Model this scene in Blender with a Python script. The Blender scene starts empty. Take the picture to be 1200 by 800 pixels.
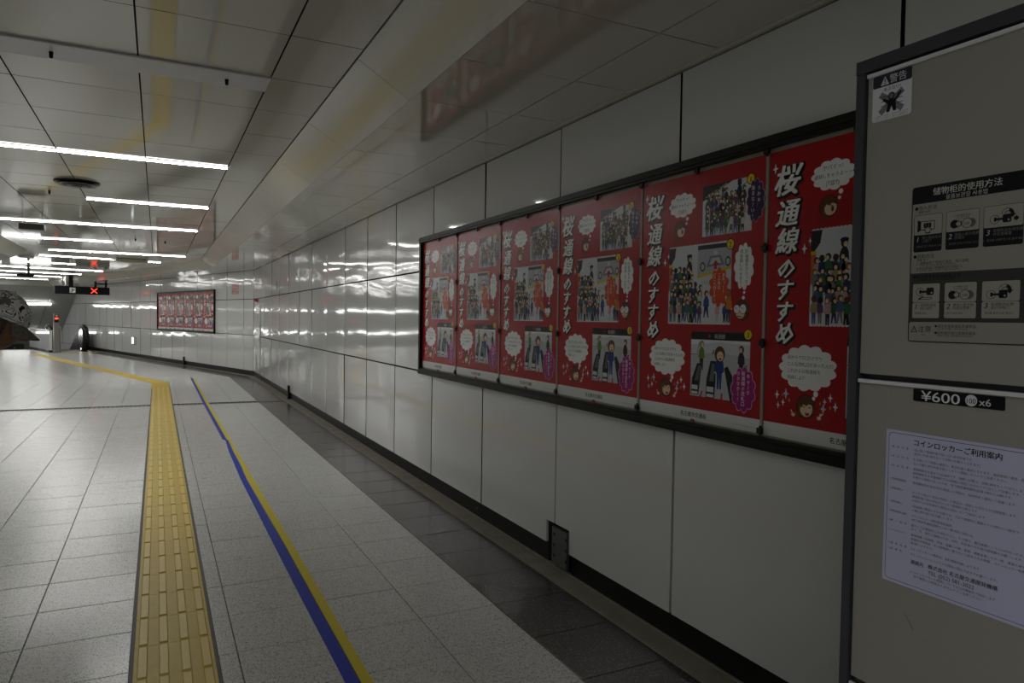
import bpy, bmesh, math, random
from mathutils import Matrix, Vector
from mathutils.geometry import tessellate_polygon

scn = bpy.context.scene
col = scn.collection
random.seed(7)

# ------------------------------------------------------------------ camera, world, exposure
CAM_H = 1.40
def make_camera():
    yaw, pitch, roll, f = .468, -.0299, .0156, 823.1
    fw = Vector((math.sin(yaw)*math.cos(pitch), math.cos(yaw)*math.cos(pitch), math.sin(pitch)))
    r0 = Vector((math.cos(yaw), -math.sin(yaw), 0)); u0 = r0.cross(fw)
    r = r0*math.cos(roll) + u0*math.sin(roll); u = -r0*math.sin(roll) + u0*math.cos(roll)
    cd = bpy.data.cameras.new('camera'); cd.sensor_fit = 'HORIZONTAL'; cd.sensor_width = 36
    cd.lens = f/1200*36; cd.clip_start = .05; cd.clip_end = 200
    o = bpy.data.objects.new('camera', cd); col.objects.link(o)
    o.matrix_world = Matrix(((r.x, u.x, -fw.x, 0), (r.y, u.y, -fw.y, 0), (r.z, u.z, -fw.z, CAM_H), (0, 0, 0, 1)))
    scn.camera = o
make_camera()
w = bpy.data.worlds.new('world'); scn.world = w; w.use_nodes = True
w.node_tree.nodes['Background'].inputs[0].default_value = (.5, .52, .55, 1)
w.node_tree.nodes['Background'].inputs[1].default_value = .01
vs = scn.view_settings
vs.view_transform = 'Standard'; vs.look = 'None'; vs.gamma = 1; vs.use_curve_mapping = False
vs.exposure = 0.12
TUBE = 62.0          # radiance of the ceiling tubes, downward
TUBE_SIDE = 5.0      # and through the frosted sides of the diffuser
TUBE_COL = (1, 1, .98)

# ------------------------------------------------------------------ materials
MATS = {}
def srgb(c):
    return tuple(((v/255)/12.92 if v/255 <= .04045 else ((v/255+.055)/1.055)**2.4) for v in c)
def mat(name, color, rough=.5, metal=0., spec=.5, noise=0., nscale=6., bump=0., bscale=20., coat=0.):
    if name in MATS: return MATS[name]
    m = bpy.data.materials.new(name); m.use_nodes = True; nt = m.node_tree; b = nt.nodes['Principled BSDF']
    b.inputs['Base Color'].default_value = (*color, 1); b.inputs['Roughness'].default_value = rough
    b.inputs['Metallic'].default_value = metal; b.inputs['Specular IOR Level'].default_value = spec
    if coat: b.inputs['Coat Weight'].default_value = coat; b.inputs['Coat Roughness'].default_value = .05
    if noise or bump:
        g = nt.nodes.new('ShaderNodeNewGeometry')
    if noise:
        n = nt.nodes.new('ShaderNodeTexNoise'); n.inputs['Scale'].default_value = nscale; n.inputs['Detail'].default_value = 4
        nt.links.new(g.outputs['Position'], n.inputs['Vector'])
        x = nt.nodes.new('ShaderNodeMix'); x.data_type = 'RGBA'
        x.inputs[6].default_value = (*[c*(1-noise) for c in color], 1); x.inputs[7].default_value = (*[min(1, c*(1+noise)) for c in color], 1)
        nt.links.new(n.outputs['Fac'], x.inputs[0]); nt.links.new(x.outputs[2], b.inputs['Base Color'])
    if bump:
        n2 = nt.nodes.new('ShaderNodeTexNoise'); n2.inputs['Scale'].default_value = bscale; n2.inputs['Detail'].default_value = 2
        nt.links.new(g.outputs['Position'], n2.inputs['Vector'])
        bp = nt.nodes.new('ShaderNodeBump'); bp.inputs['Strength'].default_value = bump; bp.inputs['Distance'].default_value = .01
        nt.links.new(n2.outputs['Fac'], bp.inputs['Height']); nt.links.new(bp.outputs['Normal'], b.inputs['Normal'])
    MATS[name] = m
    return m
def emit(name, color, strength):
    if name in MATS: return MATS[name]
    m = bpy.data.materials.new(name); m.use_nodes = True; b = m.node_tree.nodes['Principled BSDF']
    b.inputs['Base Color'].default_value = (*[min(1, c) for c in color], 1)
    b.inputs['Emission Color'].default_value = (*color, 1); b.inputs['Emission Strength'].default_value = strength
    MATS[name] = m
    return m
def terrazzo(name, base, dark, light, rough, amount, spec=.5):
    if name in MATS: return MATS[name]
    m = bpy.data.materials.new(name); m.use_nodes = True; nt = m.node_tree; b = nt.nodes['Principled BSDF']
    g = nt.nodes.new('ShaderNodeNewGeometry')
    def speck(scale, lo, hi, c, prev):
        v = nt.nodes.new('ShaderNodeTexVoronoi'); v.inputs['Scale'].default_value = scale; v.inputs['Randomness'].default_value = 1
        nt.links.new(g.outputs['Position'], v.inputs['Vector'])
        r = nt.nodes.new('ShaderNodeMapRange'); r.inputs[1].default_value = lo; r.inputs[2].default_value = hi
        r.inputs[3].default_value = 1; r.inputs[4].default_value = 0; nt.links.new(v.outputs['Distance'], r.inputs[0])
        s = nt.nodes.new('ShaderNodeSeparateColor'); nt.links.new(v.outputs['Color'], s.inputs[0])
        t = nt.nodes.new('ShaderNodeMath'); t.operation = 'LESS_THAN'; t.inputs[1].default_value = amount; nt.links.new(s.outputs[0], t.inputs[0])
        p = nt.nodes.new('ShaderNodeMath'); p.operation = 'MULTIPLY'; nt.links.new(r.outputs[0], p.inputs[0]); nt.links.new(t.outputs[0], p.inputs[1])
        x = nt.nodes.new('ShaderNodeMix'); x.data_type = 'RGBA'
        nt.links.new(p.outputs[0], x.inputs[0]); nt.links.new(prev, x.inputs[6]); x.inputs[7].default_value = (*c, 1)
        return x.outputs[2]
    n = nt.nodes.new('ShaderNodeTexNoise'); n.inputs['Scale'].default_value = 1.3; nt.links.new(g.outputs['Position'], n.inputs['Vector'])
    x0 = nt.nodes.new('ShaderNodeMix'); x0.data_type = 'RGBA'; nt.links.new(n.outputs['Fac'], x0.inputs[0])
    x0.inputs[6].default_value = (*[c*.93 for c in base], 1); x0.inputs[7].default_value = (*[c*1.07 for c in base], 1)
    o = speck(130, .25, .4, dark, x0.outputs[2]); o = speck(230, .3, .45, dark, o); o = speck(150, .3, .45, light, o)
    nt.links.new(o, b.inputs['Base Color']); b.inputs['Roughness'].default_value = rough; b.inputs['Specular IOR Level'].default_value = spec
    MATS[name] = m
    return m

ENAMEL = mat('white_enamel', (.67, .675, .675), .06, spec=.5, noise=.02, nscale=1.5)
CEIL = mat('ceiling_enamel', (.62, .61, .52), .065, spec=.5, noise=.02, nscale=1.2)
BULK = mat('bulkhead_enamel', (.66, .655, .57), .13, spec=.4, noise=.02, nscale=1.2)
SOFF = mat('soffit_enamel', (.58, .57, .485), .05, spec=.75, noise=.02, nscale=1.2)
DARKGAP = mat('dark_joint', (.012, .012, .012), .8, spec=.05)
BASEM = mat('black_skirting', (.010, .010, .010), .4, spec=.15)
GROUT = mat('grout', (.10, .10, .095), .8)
TILE = terrazzo('terrazzo_light', (.63, .635, .615), (.14, .14, .135), (.70, .70, .68), .2, .5)
GRANITE = terrazzo('granite_dark', (.056, .047, .043), (.02, .018, .018), (.14, .105, .09), .2, .3, .28)
GUTTER = mat('worn_concrete', (.24, .22, .18), .55, noise=.45, nscale=7, bump=.3, bscale=30)
TACT = mat('tactile_yellow', (.60, .425, .05), .42, spec=.22, noise=.16, nscale=14)
TACTBAR = mat('tactile_bar_yellow', (.70, .51, .08), .36, spec=.25, noise=.10, nscale=20)
BLUE = mat('blue_tape', (.025, .045, .42), .5, spec=.2); YEL = mat('yellow_tape', (.66, .55, .045), .5, spec=.2)
STEEL = mat('brushed_steel', (.55, .55, .54), .25, metal=1.)
DSTEEL = mat('dark_steel', (.06, .06, .06), .35, metal=.7)
BLACK = mat('black_plastic', (.009, .009, .010), .4, spec=.2)
RUBBER = mat('black_rubber', (.01, .01, .01), .28)
FRAMEM = mat('black_aluminium', (.014, .013, .010), .4, spec=.15)
BEIGEM = mat('beige_metal', (.30, .28, .22), .4)
PLATE = mat('lamp_plate_white', (.62, .62, .63), .4)
DIFF = emit('lit_diffuser', TUBE_COL, TUBE); DIFFS = emit('lit_diffuser_side', TUBE_COL, TUBE_SIDE)
REDLED = emit('red_led', (1, .05, .02), 3.0)
LOCK = mat('locker_grey', (.335, .325, .29), .38, spec=.4, noise=.03, nscale=90)
LOCKD = mat('locker_dark_frame', (.05, .052, .062), .3)

# ------------------------------------------------------------------ mesh helpers
B0 = Vector((2.02, 17.45, 0)); ANG = math.radians(16.75); TM = math.tan(ANG/2)
S1 = Matrix.Identity(4)
S2 = Matrix.Translation(B0) @ Matrix.Rotation(ANG, 4, 'Z') @ Matrix.Translation(-B0)

class MB:
    def __init__(s): s.v = []; s.f = []; s.m = []; s.mats = []; s.sm = []
    def mi(s, m):
        if m not in s.mats: s.mats.append(m)
        return s.mats.index(m)
    def add(s, vs, fs, m, smooth=False):
        b = len(s.v); i = s.mi(m); s.v += [tuple(v) for v in vs]
        for f in fs: s.f.append(tuple(b+k for k in f)); s.m.append(i); s.sm.append(smooth)
    def box(s, x0, x1, y0, y1, z0, z1, m):
        s.add([(x, y, z) for z in (z0, z1) for y in (y0, y1) for x in (x0, x1)],
              [(0, 2, 3, 1), (4, 5, 7, 6), (0, 1, 5, 4), (2, 6, 7, 3), (0, 4, 6, 2), (1, 3, 7, 5)], m)
    def prism(s, poly, z0, z1, m):          # poly in xy, extruded in z
        n = len(poly)
        if n < 3: return
        a = sum(poly[i][0]*poly[(i+1) % n][1]-poly[(i+1) % n][0]*poly[i][1] for i in range(n))
        if a < 0: poly = poly[::-1]
        s.add([(p[0], p[1], z0) for p in poly]+[(p[0], p[1], z1) for p in poly],
              [tuple(range(n-1, -1, -1)), tuple(range(n, 2*n))]+[(i, (i+1) % n, n+(i+1) % n, n+i) for i in range(n)], m)
    def prism_to(s, poly3, d, m):           # planar 3d polygon extruded by vector d
        n = len(poly3); d = Vector(d)
        s.add([tuple(p) for p in poly3]+[tuple(Vector(p)+d) for p in poly3],
              [tuple(range(n-1, -1, -1)), tuple(range(n, 2*n))]+[(i, (i+1) % n, n+(i+1) % n, n+i) for i in range(n)], m)
    def cyl(s, p0, p1, r0, m, r1=None, n=16, smooth=True):
        r1 = r0 if r1 is None else r1
        p0 = Vector(p0); p1 = Vector(p1); d = (p1-p0).normalized()
        a = d.orthogonal().normalized(); b = d.cross(a)
        A = [p0+(a*math.cos(t)+b*math.sin(t))*r0 for t in [2*math.pi*i/n for i in range(n)]]
        C = [p1+(a*math.cos(t)+b*math.sin(t))*r1 for t in [2*math.pi*i/n for i in range(n)]]
        s.add(A+C, [(i, (i+1) % n, n+(i+1) % n, n+i) for i in range(n)], m, smooth)
        s.add(A, [tuple(range(n-1, -1, -1))], m); s.add(C, [tuple(range(n))], m)
    def ball(s, c, r, m, sz=1., nu=14, nv=9, half=None):
        vs = []; fs = []; c = Vector(c)
        for j in range(nv+1):
            t = math.pi*j/nv
            for i in range(nu):
                p = 2*math.pi*i/nu
                vs.append(c+Vector((r*math.sin(t)*math.cos(p), r*math.sin(t)*math.sin(p), r*sz*math.cos(t))))
        for j in range(nv):
            for i in range(nu): fs.append((j*nu+i, (j+1)*nu+i, (j+1)*nu+(i+1) % nu, j*nu+(i+1) % nu))
        s.add(vs, fs, m, True)
    def mesh(s, name):
        me = bpy.data.meshes.new(name); me.from_pydata(s.v, [], s.f)
        for m in s.mats: me.materials.append(m)
        me.polygons.foreach_set('material_index', s.m); me.polygons.foreach_set('use_smooth', s.sm); me.update()
        return me
    def build(s, name, parent=None, mw=None):
        return link(name, s.mesh(name), parent, mw)
def link(name, me, parent=None, mw=None):
    o = bpy.data.objects.new(name, me); col.objects.link(o)
    if parent is not None: o.parent = parent
    if mw is not None: o.matrix_local = mw
    return o
def empty(name, mw=None):
    o = bpy.data.objects.new(name, None); o.empty_display_size = .1; col.objects.link(o)
    if mw is not None: o.matrix_world = mw
    return o
def tag(o, label, cat, group=None):
    o['label'] = label; o['category'] = cat
    if group: o['group'] = group
    return o
def struct(o): o['kind'] = 'structure'; return o
def loc(S, x, y, z): return S @ Matrix.Translation((x, y, z))
def clip(poly, a, b, c):        # keep a*x+b*y<=c
    out = []; n = len(poly)
    for i in range(n):
        p, q = poly[i], poly[(i+1) % n]; dp = a*p[0]+b*p[1]-c; dq = a*q[0]+b*q[1]-c
        if dp <= 0: out.append(p)
        if dp*dq < 0:
            t = dp/(dp-dq); out.append((p[0]+t*(q[0]-p[0]), p[1]+t*(q[1]-p[1])))
    return out
def mitre(poly, sec):           # the bend line of the corridor
    if sec == 1: return clip(poly, -TM, 1, B0.y-TM*B0.x)
    return clip(poly, -TM, -1, -(B0.y+TM*B0.x))
def rect(x0, x1, y0, y1): return [(x0, y0), (x1, y0), (x1, y1), (x0, y1)]
def area(p): return abs(sum(p[i][0]*p[(i+1) % len(p)][1]-p[(i+1) % len(p)][0]*p[i][1] for i in range(len(p))))/2 if len(p) > 2 else 0

XW, XL = 2.02, -3.44            # right and left wall faces
ZS, ZC = 2.49, 2.65             # soffit and ceiling heights
XE, XLE = .86, -2.28            # ceiling edges
XSE, XLSE = 1.125, -2.545       # soffit edges
Y0, END2 = -5., 17.45+16.0      # near end of corridor, far end of floor (section 2)
YH = 17.45+16.83                # where the sloping escalator ceiling begins

# ------------------------------------------------------------------ floor
def my(x, sec): return B0.y+(x-B0.x)*TM*(1 if sec == 1 else -1)
fl = MB()
fl.prism([(XL-.4, Y0), (XW+.1, Y0), (XW+.1, my(XW+.1, 1)), (XL-.4, my(XL-.4, 1))], -.12, -.006, GROUT)
floor = struct(fl.build('floor'))
f2 = MB()
XES = .30; YES = 17.45+15.2      # the escalator well opens nearer than the stairs
f2.prism([(XL-.4, my(XL-.4, 2)), (XES, my(XES, 2)), (XES, END2), (XL-.4, END2)], -.12, -.006, GROUT)
f2.prism([(XES, my(XES, 2)), (XW+.1, my(XW+.1, 2)), (XW+.1, YES), (XES, YES)], -.12, -.006, GROUT)
f2.v = [tuple(S2 @ Vector(v)) for v in f2.v]
floor2 = struct(f2.build('floor'))
RY0 = 4.2836
tile_cache = {}
def tile_obj(x0, x1, y0, y1, m, parent, S, g=.0022):
    wx, wy = round(x1-x0, 4), round(y1-y0, 4); k = (wx, wy, m.name)
    if k not in tile_cache:
        b = MB(); ax, ay = wx/2-g, wy/2-g; c = .0015
        top = [(-ax+c, -ay+c, 0), (ax-c, -ay+c, 0), (ax-c, ay-c, 0), (-ax+c, ay-c, 0)]
        mid = [(-ax, -ay, -c), (ax, -ay, -c), (ax, ay, -c), (-ax, ay, -c)]; low = [(p[0], p[1], -.012) for p in mid]
        b.add(top+mid+low, [(0, 1, 2, 3)]+[(4+i, 4+(i+1) % 4, (i+1) % 4, i) for i in range(4)]+[(8+i, 8+(i+1) % 4, 4+(i+1) % 4, 4+i) for i in range(4)], m)
        tile_cache[k] = b.mesh('floor_tile')
    o = link('floor_tile', tile_cache[k], parent, S @ Matrix.Translation(((x0+x1)/2, (y0+y1)/2, random.uniform(-.0006, .0006)))
             @ Matrix.Rotation(random.uniform(-.0008, .0008), 4, 'X') @ Matrix.Rotation(random.uniform(-.0008, .0008), 4, 'Y'))
    return o
colsL = [-.097, -.5, -.9, -1.3, -1.7, -2.1, -2.5, -2.9, XL]
cols1 = [(colsL[i+1], colsL[i], TILE) for i in range(len(colsL)-1)]+[(.225, .30, TILE), (.30, .70, TILE), (.70, 1.10, TILE), (1.10, 1.485, TILE), (1.485, 1.90, GRANITE)]
rest = {TILE: MB(), GRANITE: MB()}
DR0, DR1 = 12.05, 12.25        # slot drain
for k in range(-15, 36):
    y0, y1 = RY0+.4*k, RY0+.4*(k+1)
    for (x0, x1, m) in cols1:
        for (a, b) in ([(y0, DR0), (DR1, y1)] if (y0 < DR0 and y1 > DR1) else [(y0, y1)]):
            if b-a < .02: continue
            p = mitre(rect(x0, x1, a, b), 1)
            if x0 > .2 and x0 < 1.4: p = p
            if area(p) < .0005: continue
            full = area(p) > (x1-x0)*(b-a)*.999
            vis = (x0+x1)/2 > -.17*b-.35 and a > 1.5+max(0, .55*(0-x1)) and b < 10.2
            if full and vis: tile_obj(x0, x1, a, b, m, floor, S1)
            else:
                cx = sum(q[0] for q in p)/len(p); cy = sum(q[1] for q in p)/len(p)
                q = [(cx+(u-cx)*(1-.0022/max(.02, abs(u-cx))), cy+(v-cy)*(1-.0022/max(.02, abs(v-cy)))) for u, v in p]
                rest[m].prism(q, -.012, random.uniform(-.0006, .0006), m)
for (ya, yb) in ((16.0, 16.4), (16.4, 16.8), (16.8, 17.4)):
    p = mitre(rect(-.095, .223, ya, yb-.004), 1)
    if area(p) > .001: rest[TILE].prism(p, -.012, -.0012, TILE)
for m, b in rest.items():
    o = b.build('floor_tile_rest', floor); o['kind'] = 'stuff'
rest2 = {TILE: MB(), GRANITE: MB()}
cols2 = [(-.4*i-.5, -.4*i-.1, TILE) for i in range(0, 8)]+[(XL, -3.3, TILE), (-.1, .3, TILE), (.3, .7, TILE), (.7, 1.1, TILE), (1.1, 1.485, TILE), (1.485, 1.9, GRANITE)]
for k in range(-3, 45):
    y0, y1 = 17.05+.4*k, 17.05+.4*(k+1)
    if y0 >= END2: continue
    for (x0, x1, m) in cols2:
        ye = END2 if x1 < .31 else YES
        if y0 > ye-.02: continue
        p = mitre(rect(x0+.0022, x1-.0022, y0+.0022, min(y1, ye)-.0022), 2)
        if area(p) < .0005: continue
        rest2[m].prism(p, -.012, random.uniform(-.0005, .0005), m)
for m, b in rest2.items():
    b.v = [tuple(S2 @ Vector(v)) for v in b.v]
    o = b.build('floor_tile_rest', floor2); o['kind'] = 'stuff'
for S, sec, fo in ((S1, 1, floor), (S2, 2, floor2)):
    g = MB()
    for (x0, x1, z) in ((1.902, 2.05, -.0015), (1.898, 1.915, .004), (2.03, 2.05, .003)):
        if sec == 1: p = [(x0, Y0), (x1, Y0), (x1, my(x1, 1)), (x0, my(x0, 1))]
        else: p = [(x0, my(x0, 2)), (x1, my(x1, 2)), (x1, YES), (x0, YES)]
        g.prism(p, -.03, z, GUTTER)
    g.build('gutter', fo, S)

# ------------------------------------------------------------------ wall panels
ROWS = [(.12, .948), (.962, 1.80), (1.814, 2.478)]
PW = 1.012; PY0 = 2.41
panel_cache = {}
AMP = .0042
def panel_mesh(wd, ht, var):
    k = (round(wd, 3), round(ht, 3), var)
    if k in panel_cache: return panel_cache[k]
    rnd = random.Random(hash(k) % 1000 + var*31)
    b = MB(); K = [0, .03, .09, .2, .35, .5, .65, .8, .91, .97, 1]; nu = nv = 10
    amp = AMP*rnd.uniform(.7, 1.2); ph = rnd.uniform(-.35, .35); am2 = .0013*rnd.uniform(.6, 1.4)
    def d(u, v):
        e = (1-(2*u-1)**4)*(1-(2*v-1)**4)
        return e*amp*(.55+.45*math.cos(math.pi*(2*v-1)))*(1+.25*math.sin(2*math.pi*u+ph)) + (1-(2*u-1)**2)*(1-(2*v-1)**4)*am2*math.sin(2*math.pi*v*1.5+ph*2)
    vs = [(-d(K[i], K[j]), (K[i]-.5)*wd, K[j]*ht) for j in range(nv+1) for i in range(nu+1)]
    b.add(vs, [(j*(nu+1)+i, (j+1)*(nu+1)+i, (j+1)*(nu+1)+i+1, j*(nu+1)+i+1) for j in range(nv) for i in range(nu)], ENAMEL, True)
    e = [(x, y, z) for x in (0, .02) for (y, z) in ((-wd/2, 0), (wd/2, 0), (wd/2, ht), (-wd/2, ht))]
    b.add(e, [(0, 1, 5, 4), (1, 2, 6, 5), (2, 3, 7, 6), (3, 0, 4, 7)], DARKGAP)
    panel_cache[k] = b.mesh('wall_panel')
    return panel_cache[k]
def wall_backing(name, S, x0, x1, y0, y1, z0=-.12, z1=3.0, m=DARKGAP):
    b = MB(); b.box(x0, x1, y0, y1, z0, z1, m)
    b.v = [tuple(S @ Vector(v)) for v in b.v]
    return struct(b.build(name))
wr = wall_backing('wall_right', S1, XW+.035, XW+.2, Y0, B0.y+.02)
wb = wall_backing('wall_back', S2, XW+.035, XW+.2, B0.y, B0.y+27, -4.5)
NOTCH = (3.265, 3.515, .25)
def lower_notch_panel(y0, y1, parent):
    z0, z1 = ROWS[0]; a, b, zn = NOTCH
    if y0 < a < y1 <= b: p = [(y0, z0), (a, z0), (a, zn), (y1, zn), (y1, z1), (y0, z1)]
    else: p = [(y0, zn), (b, zn), (b, z0), (y1, z0), (y1, z1), (y0, z1)]
    m = MB(); m.prism_to([(XW, y, z) for y, z in p], (.03, 0, 0), ENAMEL)
    m.build('wall_panel', parent)
for k in range(-4, 15):
    ya, yb = PY0+PW*k, PY0+PW*(k+1)
    if k == 14: yb = B0.y-.004
    for r, (z0, z1) in enumerate(ROWS):
        g = .007
        if r == 0 and k in (0, 1) : lower_notch_panel(ya+g, yb-g, wr); continue
        me = panel_mesh(yb-ya-2*g, z1-z0, (k*7+r*3) % 4)
        link('wall_panel', me, wr, loc(S1, XW, (ya+yb)/2, z0) @ Matrix.Rotation(random.gauss(0, .0022), 4, 'Y') @ Matrix.Rotation(random.gauss(0, .0022), 4, 'Z'))
PW2 = 1.015
for k in range(0, 22):
    ya, yb = B0.y+.57+PW2*(k-1), B0.y+.57+PW2*k
    if k == 0: ya = B0.y+.004
    for r, (z0, z1) in enumerate(ROWS):
        g = .005
        me = panel_mesh(yb-ya-2*g, z1-z0, (k*5+r*3) % 4)
        link('wall_panel', me, wb, loc(S2, XW, (ya+yb)/2, z0) @ Matrix.Rotation(random.gauss(0, .0025), 4, 'Y') @ Matrix.Rotation(random.gauss(0, .0025), 4, 'Z'))
# lower panels inside the escalator well
b = MB()
for k in range(17, 26): b.box(XW, XW+.03, B0.y+.57+PW2*(k-1)+.004, B0.y+.57+PW2*k-.004, -3.2, .108, ENAMEL)
b.build('well_panel', wb, S2)
for S, name, ya, yb in ((S1, 'baseboard_right', Y0, B0.y+.01), (S2, 'baseboard_back', B0.y-.01, YES)):
    b = MB()
    if S is S1:
        b.box(XW+.022, XW+.06, ya, NOTCH[0], 0, .12, BASEM); b.box(XW+.022, XW+.06, NOTCH[1], yb, 0, .12, BASEM)
    else: b.box(XW+.022, XW+.06, ya, yb, 0, .12, BASEM)
    b.v = [tuple(S @ Vector(v)) for v in b.v]
    struct(b.build(name))
# left wall, outside the frame but seen in the polished panels
for S, sec, name in ((S1, 1, 'wall_left'), (S2, 2, 'wall_left')):
    b = MB()
    ya, yb = (Y0, my(XL, 1)) if sec == 1 else (my(XL, 2), B0.y+27)
    b.box(XL-.2, XL-.03, ya, yb, -.12 if sec == 1 else -4.5, 3.0, DARKGAP)
    y = ya
    while y < yb-.1:
        y2 = min(y+1.012, yb)
        for (z0, z1) in ROWS+([(-4, .1)] if sec == 2 and y > END2 else []): b.box(XL-.03, XL, y+.005, y2-.005, z0, z1, ENAMEL)
        y = y2
    b.v = [tuple(S @ Vector(v)) for v in b.v]
    struct(b.build(name))
b = MB(); b.box(XL-.2, XW+.2, Y0-.15, Y0, -.1, 3., ENAMEL); struct(b.build('wall_front'))
b = MB(); b.box(XL-.2, XW+.2, B0.y+26.8, B0.y+27, -4.6, 3., ENAMEL); b.v = [tuple(S2 @ Vector(v)) for v in b.v]; struct(b.build('wall_far'))

# ------------------------------------------------------------------ ceiling
CY0, CP = 3.90, .625
CX = [XE, .53, -.083, -.686, -1.29, -1.90, XLE]
cp_cache = {}
def ceil_panel(wx, wy):
    k = (round(wx, 3), round(wy, 3))
    if k not in cp_cache:
        b = MB(); gx, gy = .0038, .0022; ax, ay = wx/2-gx, wy/2-gy; c = 0
        bot = [(-ax+c, -ay+c, 0), (-ax+c, ay-c, 0), (ax-c, ay-c, 0), (ax-c, -ay+c, 0)]
        mid = [(-ax, -ay, c), (-ax, ay, c), (ax, ay, c), (ax, -ay, c)]; up = [(p[0], p[1], .02) for p in mid]
        b.add(bot+mid+up, [(0, 1, 2, 3)], CEIL)
        mid = [(-ax, -ay, 0), (-ax, ay, 0), (ax, ay, 0), (ax, -ay, 0)]; b.add(mid+up, [(i, 4+i, 4+(i+1) % 4, (i+1) % 4) for i in range(4)], DARKGAP)
        cp_cache[k] = b.mesh('ceiling_panel')
    return cp_cache[k]
for S, sec in ((S1, 1), (S2, 2)):
    b = MB()
    p = [(XL-.1, Y0), (XW+.1, Y0), (XW+.1, my(XW+.1, 1)), (XL-.1, my(XL-.1, 1))] if sec == 1 else [(XL-.1, my(XL-.1, 2)), (XW+.1, my(XW+.1, 2)), (XW+.1, YH+.6), (XL-.1, YH+.6)]
    b.prism(p, ZC+.018, ZC+.15, DARKGAP)
    b.v = [tuple(S @ Vector(v)) for v in b.v]
    ce = struct(b.build('ceiling'))
    far = MB()
    for k in range(-14, 55):
        y0, y1 = CY0+CP*k, CY0+CP*(k+1)
        if sec == 2 and y0 > YH: continue
        for i in range(6):
            x0, x1 = CX[i+1], CX[i]
            p = mitre(rect(x0, x1, y0, min(y1, YH)), sec)
            if area(p) < .001: continue
            full = area(p) > (x1-x0)*CP*.999
            if full and sec == 1 and 1.2 < y0 < 13.5:
                link('ceiling_panel', ceil_panel(x1-x0, CP), ce, loc(S, (x0+x1)/2, (y0+y1)/2, ZC) @ Matrix.Rotation(random.gauss(0, .0012), 4, 'X') @ Matrix.Rotation(random.gauss(0, .0012), 4, 'Y'))
            else:
                cx = sum(q[0] for q in p)/len(p); cy = sum(q[1] for q in p)/len(p)
                q = [(cx+(u-cx)*(1-.005/max(.02, abs(u-cx))), cy+(v-cy)*(1-.0022/max(.02, abs(v-cy)))) for u, v in p]
                far.prism(q, ZC+random.uniform(-.0004, .0004), ZC+.02, CEIL)
    o = far.build('ceiling_panel_rest', ce, S); o['kind'] = 'stuff'
# sloping bulkheads and soffits, both sides of both sections
tn = 0
sf_cache = {}
for S, sec in ((S1, 1), (S2, 2)):
    for side in (1, -1):
        xe, xs, xwl = (XE, XSE, XW) if side == 1 else (XLE, XLSE, XL)
        tn += 1
        back = MB()
        ya, yb = (Y0, None) if sec == 1 else (None, YH)
        def quad(xa, za, xb, zb, y0, y1, off=0):
            # a strip between two x stations, cut on the bend line
            P = mitre(rect(min(xa, xb), max(xa, xb), y0, y1), sec)
            out = []
            for (x, y) in P:
                t = (x-xa)/(xb-xa); out.append((x, y, za+(zb-za)*t+off))
            return out
        yS, yE = (Y0, B0.y+1.) if sec == 1 else (B0.y-1.5, YH)
        P = quad(xe, ZC, xs, ZS, yS, yE, .03); back.prism_to(P, (0, 0, .02), DARKGAP)
        back.v = [tuple(S @ Vector(v)) for v in back.v]
        tr = struct(back.build('trim_%d' % tn))
        y = yS if sec == 2 else -.35
        if sec == 1: pieces = [(Y0, -.35)]+[(-.35+1.25*i, -.35+1.25*(i+1)) for i in range(16)]
        else: pieces = [(yS+1.25*i, min(yS+1.25*(i+1), YH)) for i in range(15)]
        for (y0, y1) in pieces:
            if y1-y0 < .05: continue
            P = quad(xe+side*.004, ZC-.003, xs, ZS, y0+.002, y1-.002)
            if len(P) < 3: continue
            # sheet with a thickness and a small return on the lower edge
            m = MB(); m.prism_to(P, (0, 0, .012), BULK)
            m.v = [tuple(S @ Vector(v)) for v in m.v]
            m.build('bulkhead_panel', tr)
        tn += 1
        back = MB()
        P = quad(xs, ZS+.02, xwl+side*.06, ZS+.02, yS, yE); back.prism_to(P, (0, 0, .02), DARKGAP)
        back.v = [tuple(S @ Vector(v)) for v in back.v]
        so = struct(back.build('trim_%d' % tn))
        xm = xs+side*.565; xin = xwl-side*.012
        far = MB()
        for k in range(-12, 60):
            y0, y1 = .94+.605*k, .94+.605*(k+1)
            for (xa, xb) in ((xs, xm), (xm, xin)):
                P = mitre(rect(min(xa, xb)+.004, max(xa, xb)-.004, y0+.003, y1-.003), sec)
                if area(P) < .001: continue
                if sec == 2 and y0 > YH-.6: continue
                single = sec == 1 and side == 1 and area(P) > abs(xb-xa)*.59 and 1.2 < y0 < 10
                if single:
                    kk = (round(abs(xb-xa), 3), 's')
                    if kk not in sf_cache:
                        m = MB(); ax = abs(xb-xa)/2-.0025; m.box(-ax, ax, -.2995, .2995, 0, .018, SOFF); sf_cache[kk] = m.mesh('soffit_panel')
                    link('soffit_panel', sf_cache[kk], so, loc(S, (xa+xb)/2, (y0+y1)/2, ZS) @ Matrix.Rotation(random.gauss(0, .0009), 4, 'X') @ Matrix.Rotation(random.gauss(0, .0009), 4, 'Y'))
                else: far.prism(P, ZS+random.uniform(-.0004, .0004), ZS+.018, SOFF)
        o = far.build('soffit_panel_rest', so, S); o['kind'] = 'stuff'
        if side == 1:
            m = MB(); P = quad(xwl-.03, ZS-.006, xwl+.01, ZS-.006, yS, yE); m.prism_to(P, (0, 0, .006), CEIL)
            m.v = [tuple(S @ Vector(v)) for v in m.v]; m.build('edge_strip', so)
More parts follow.
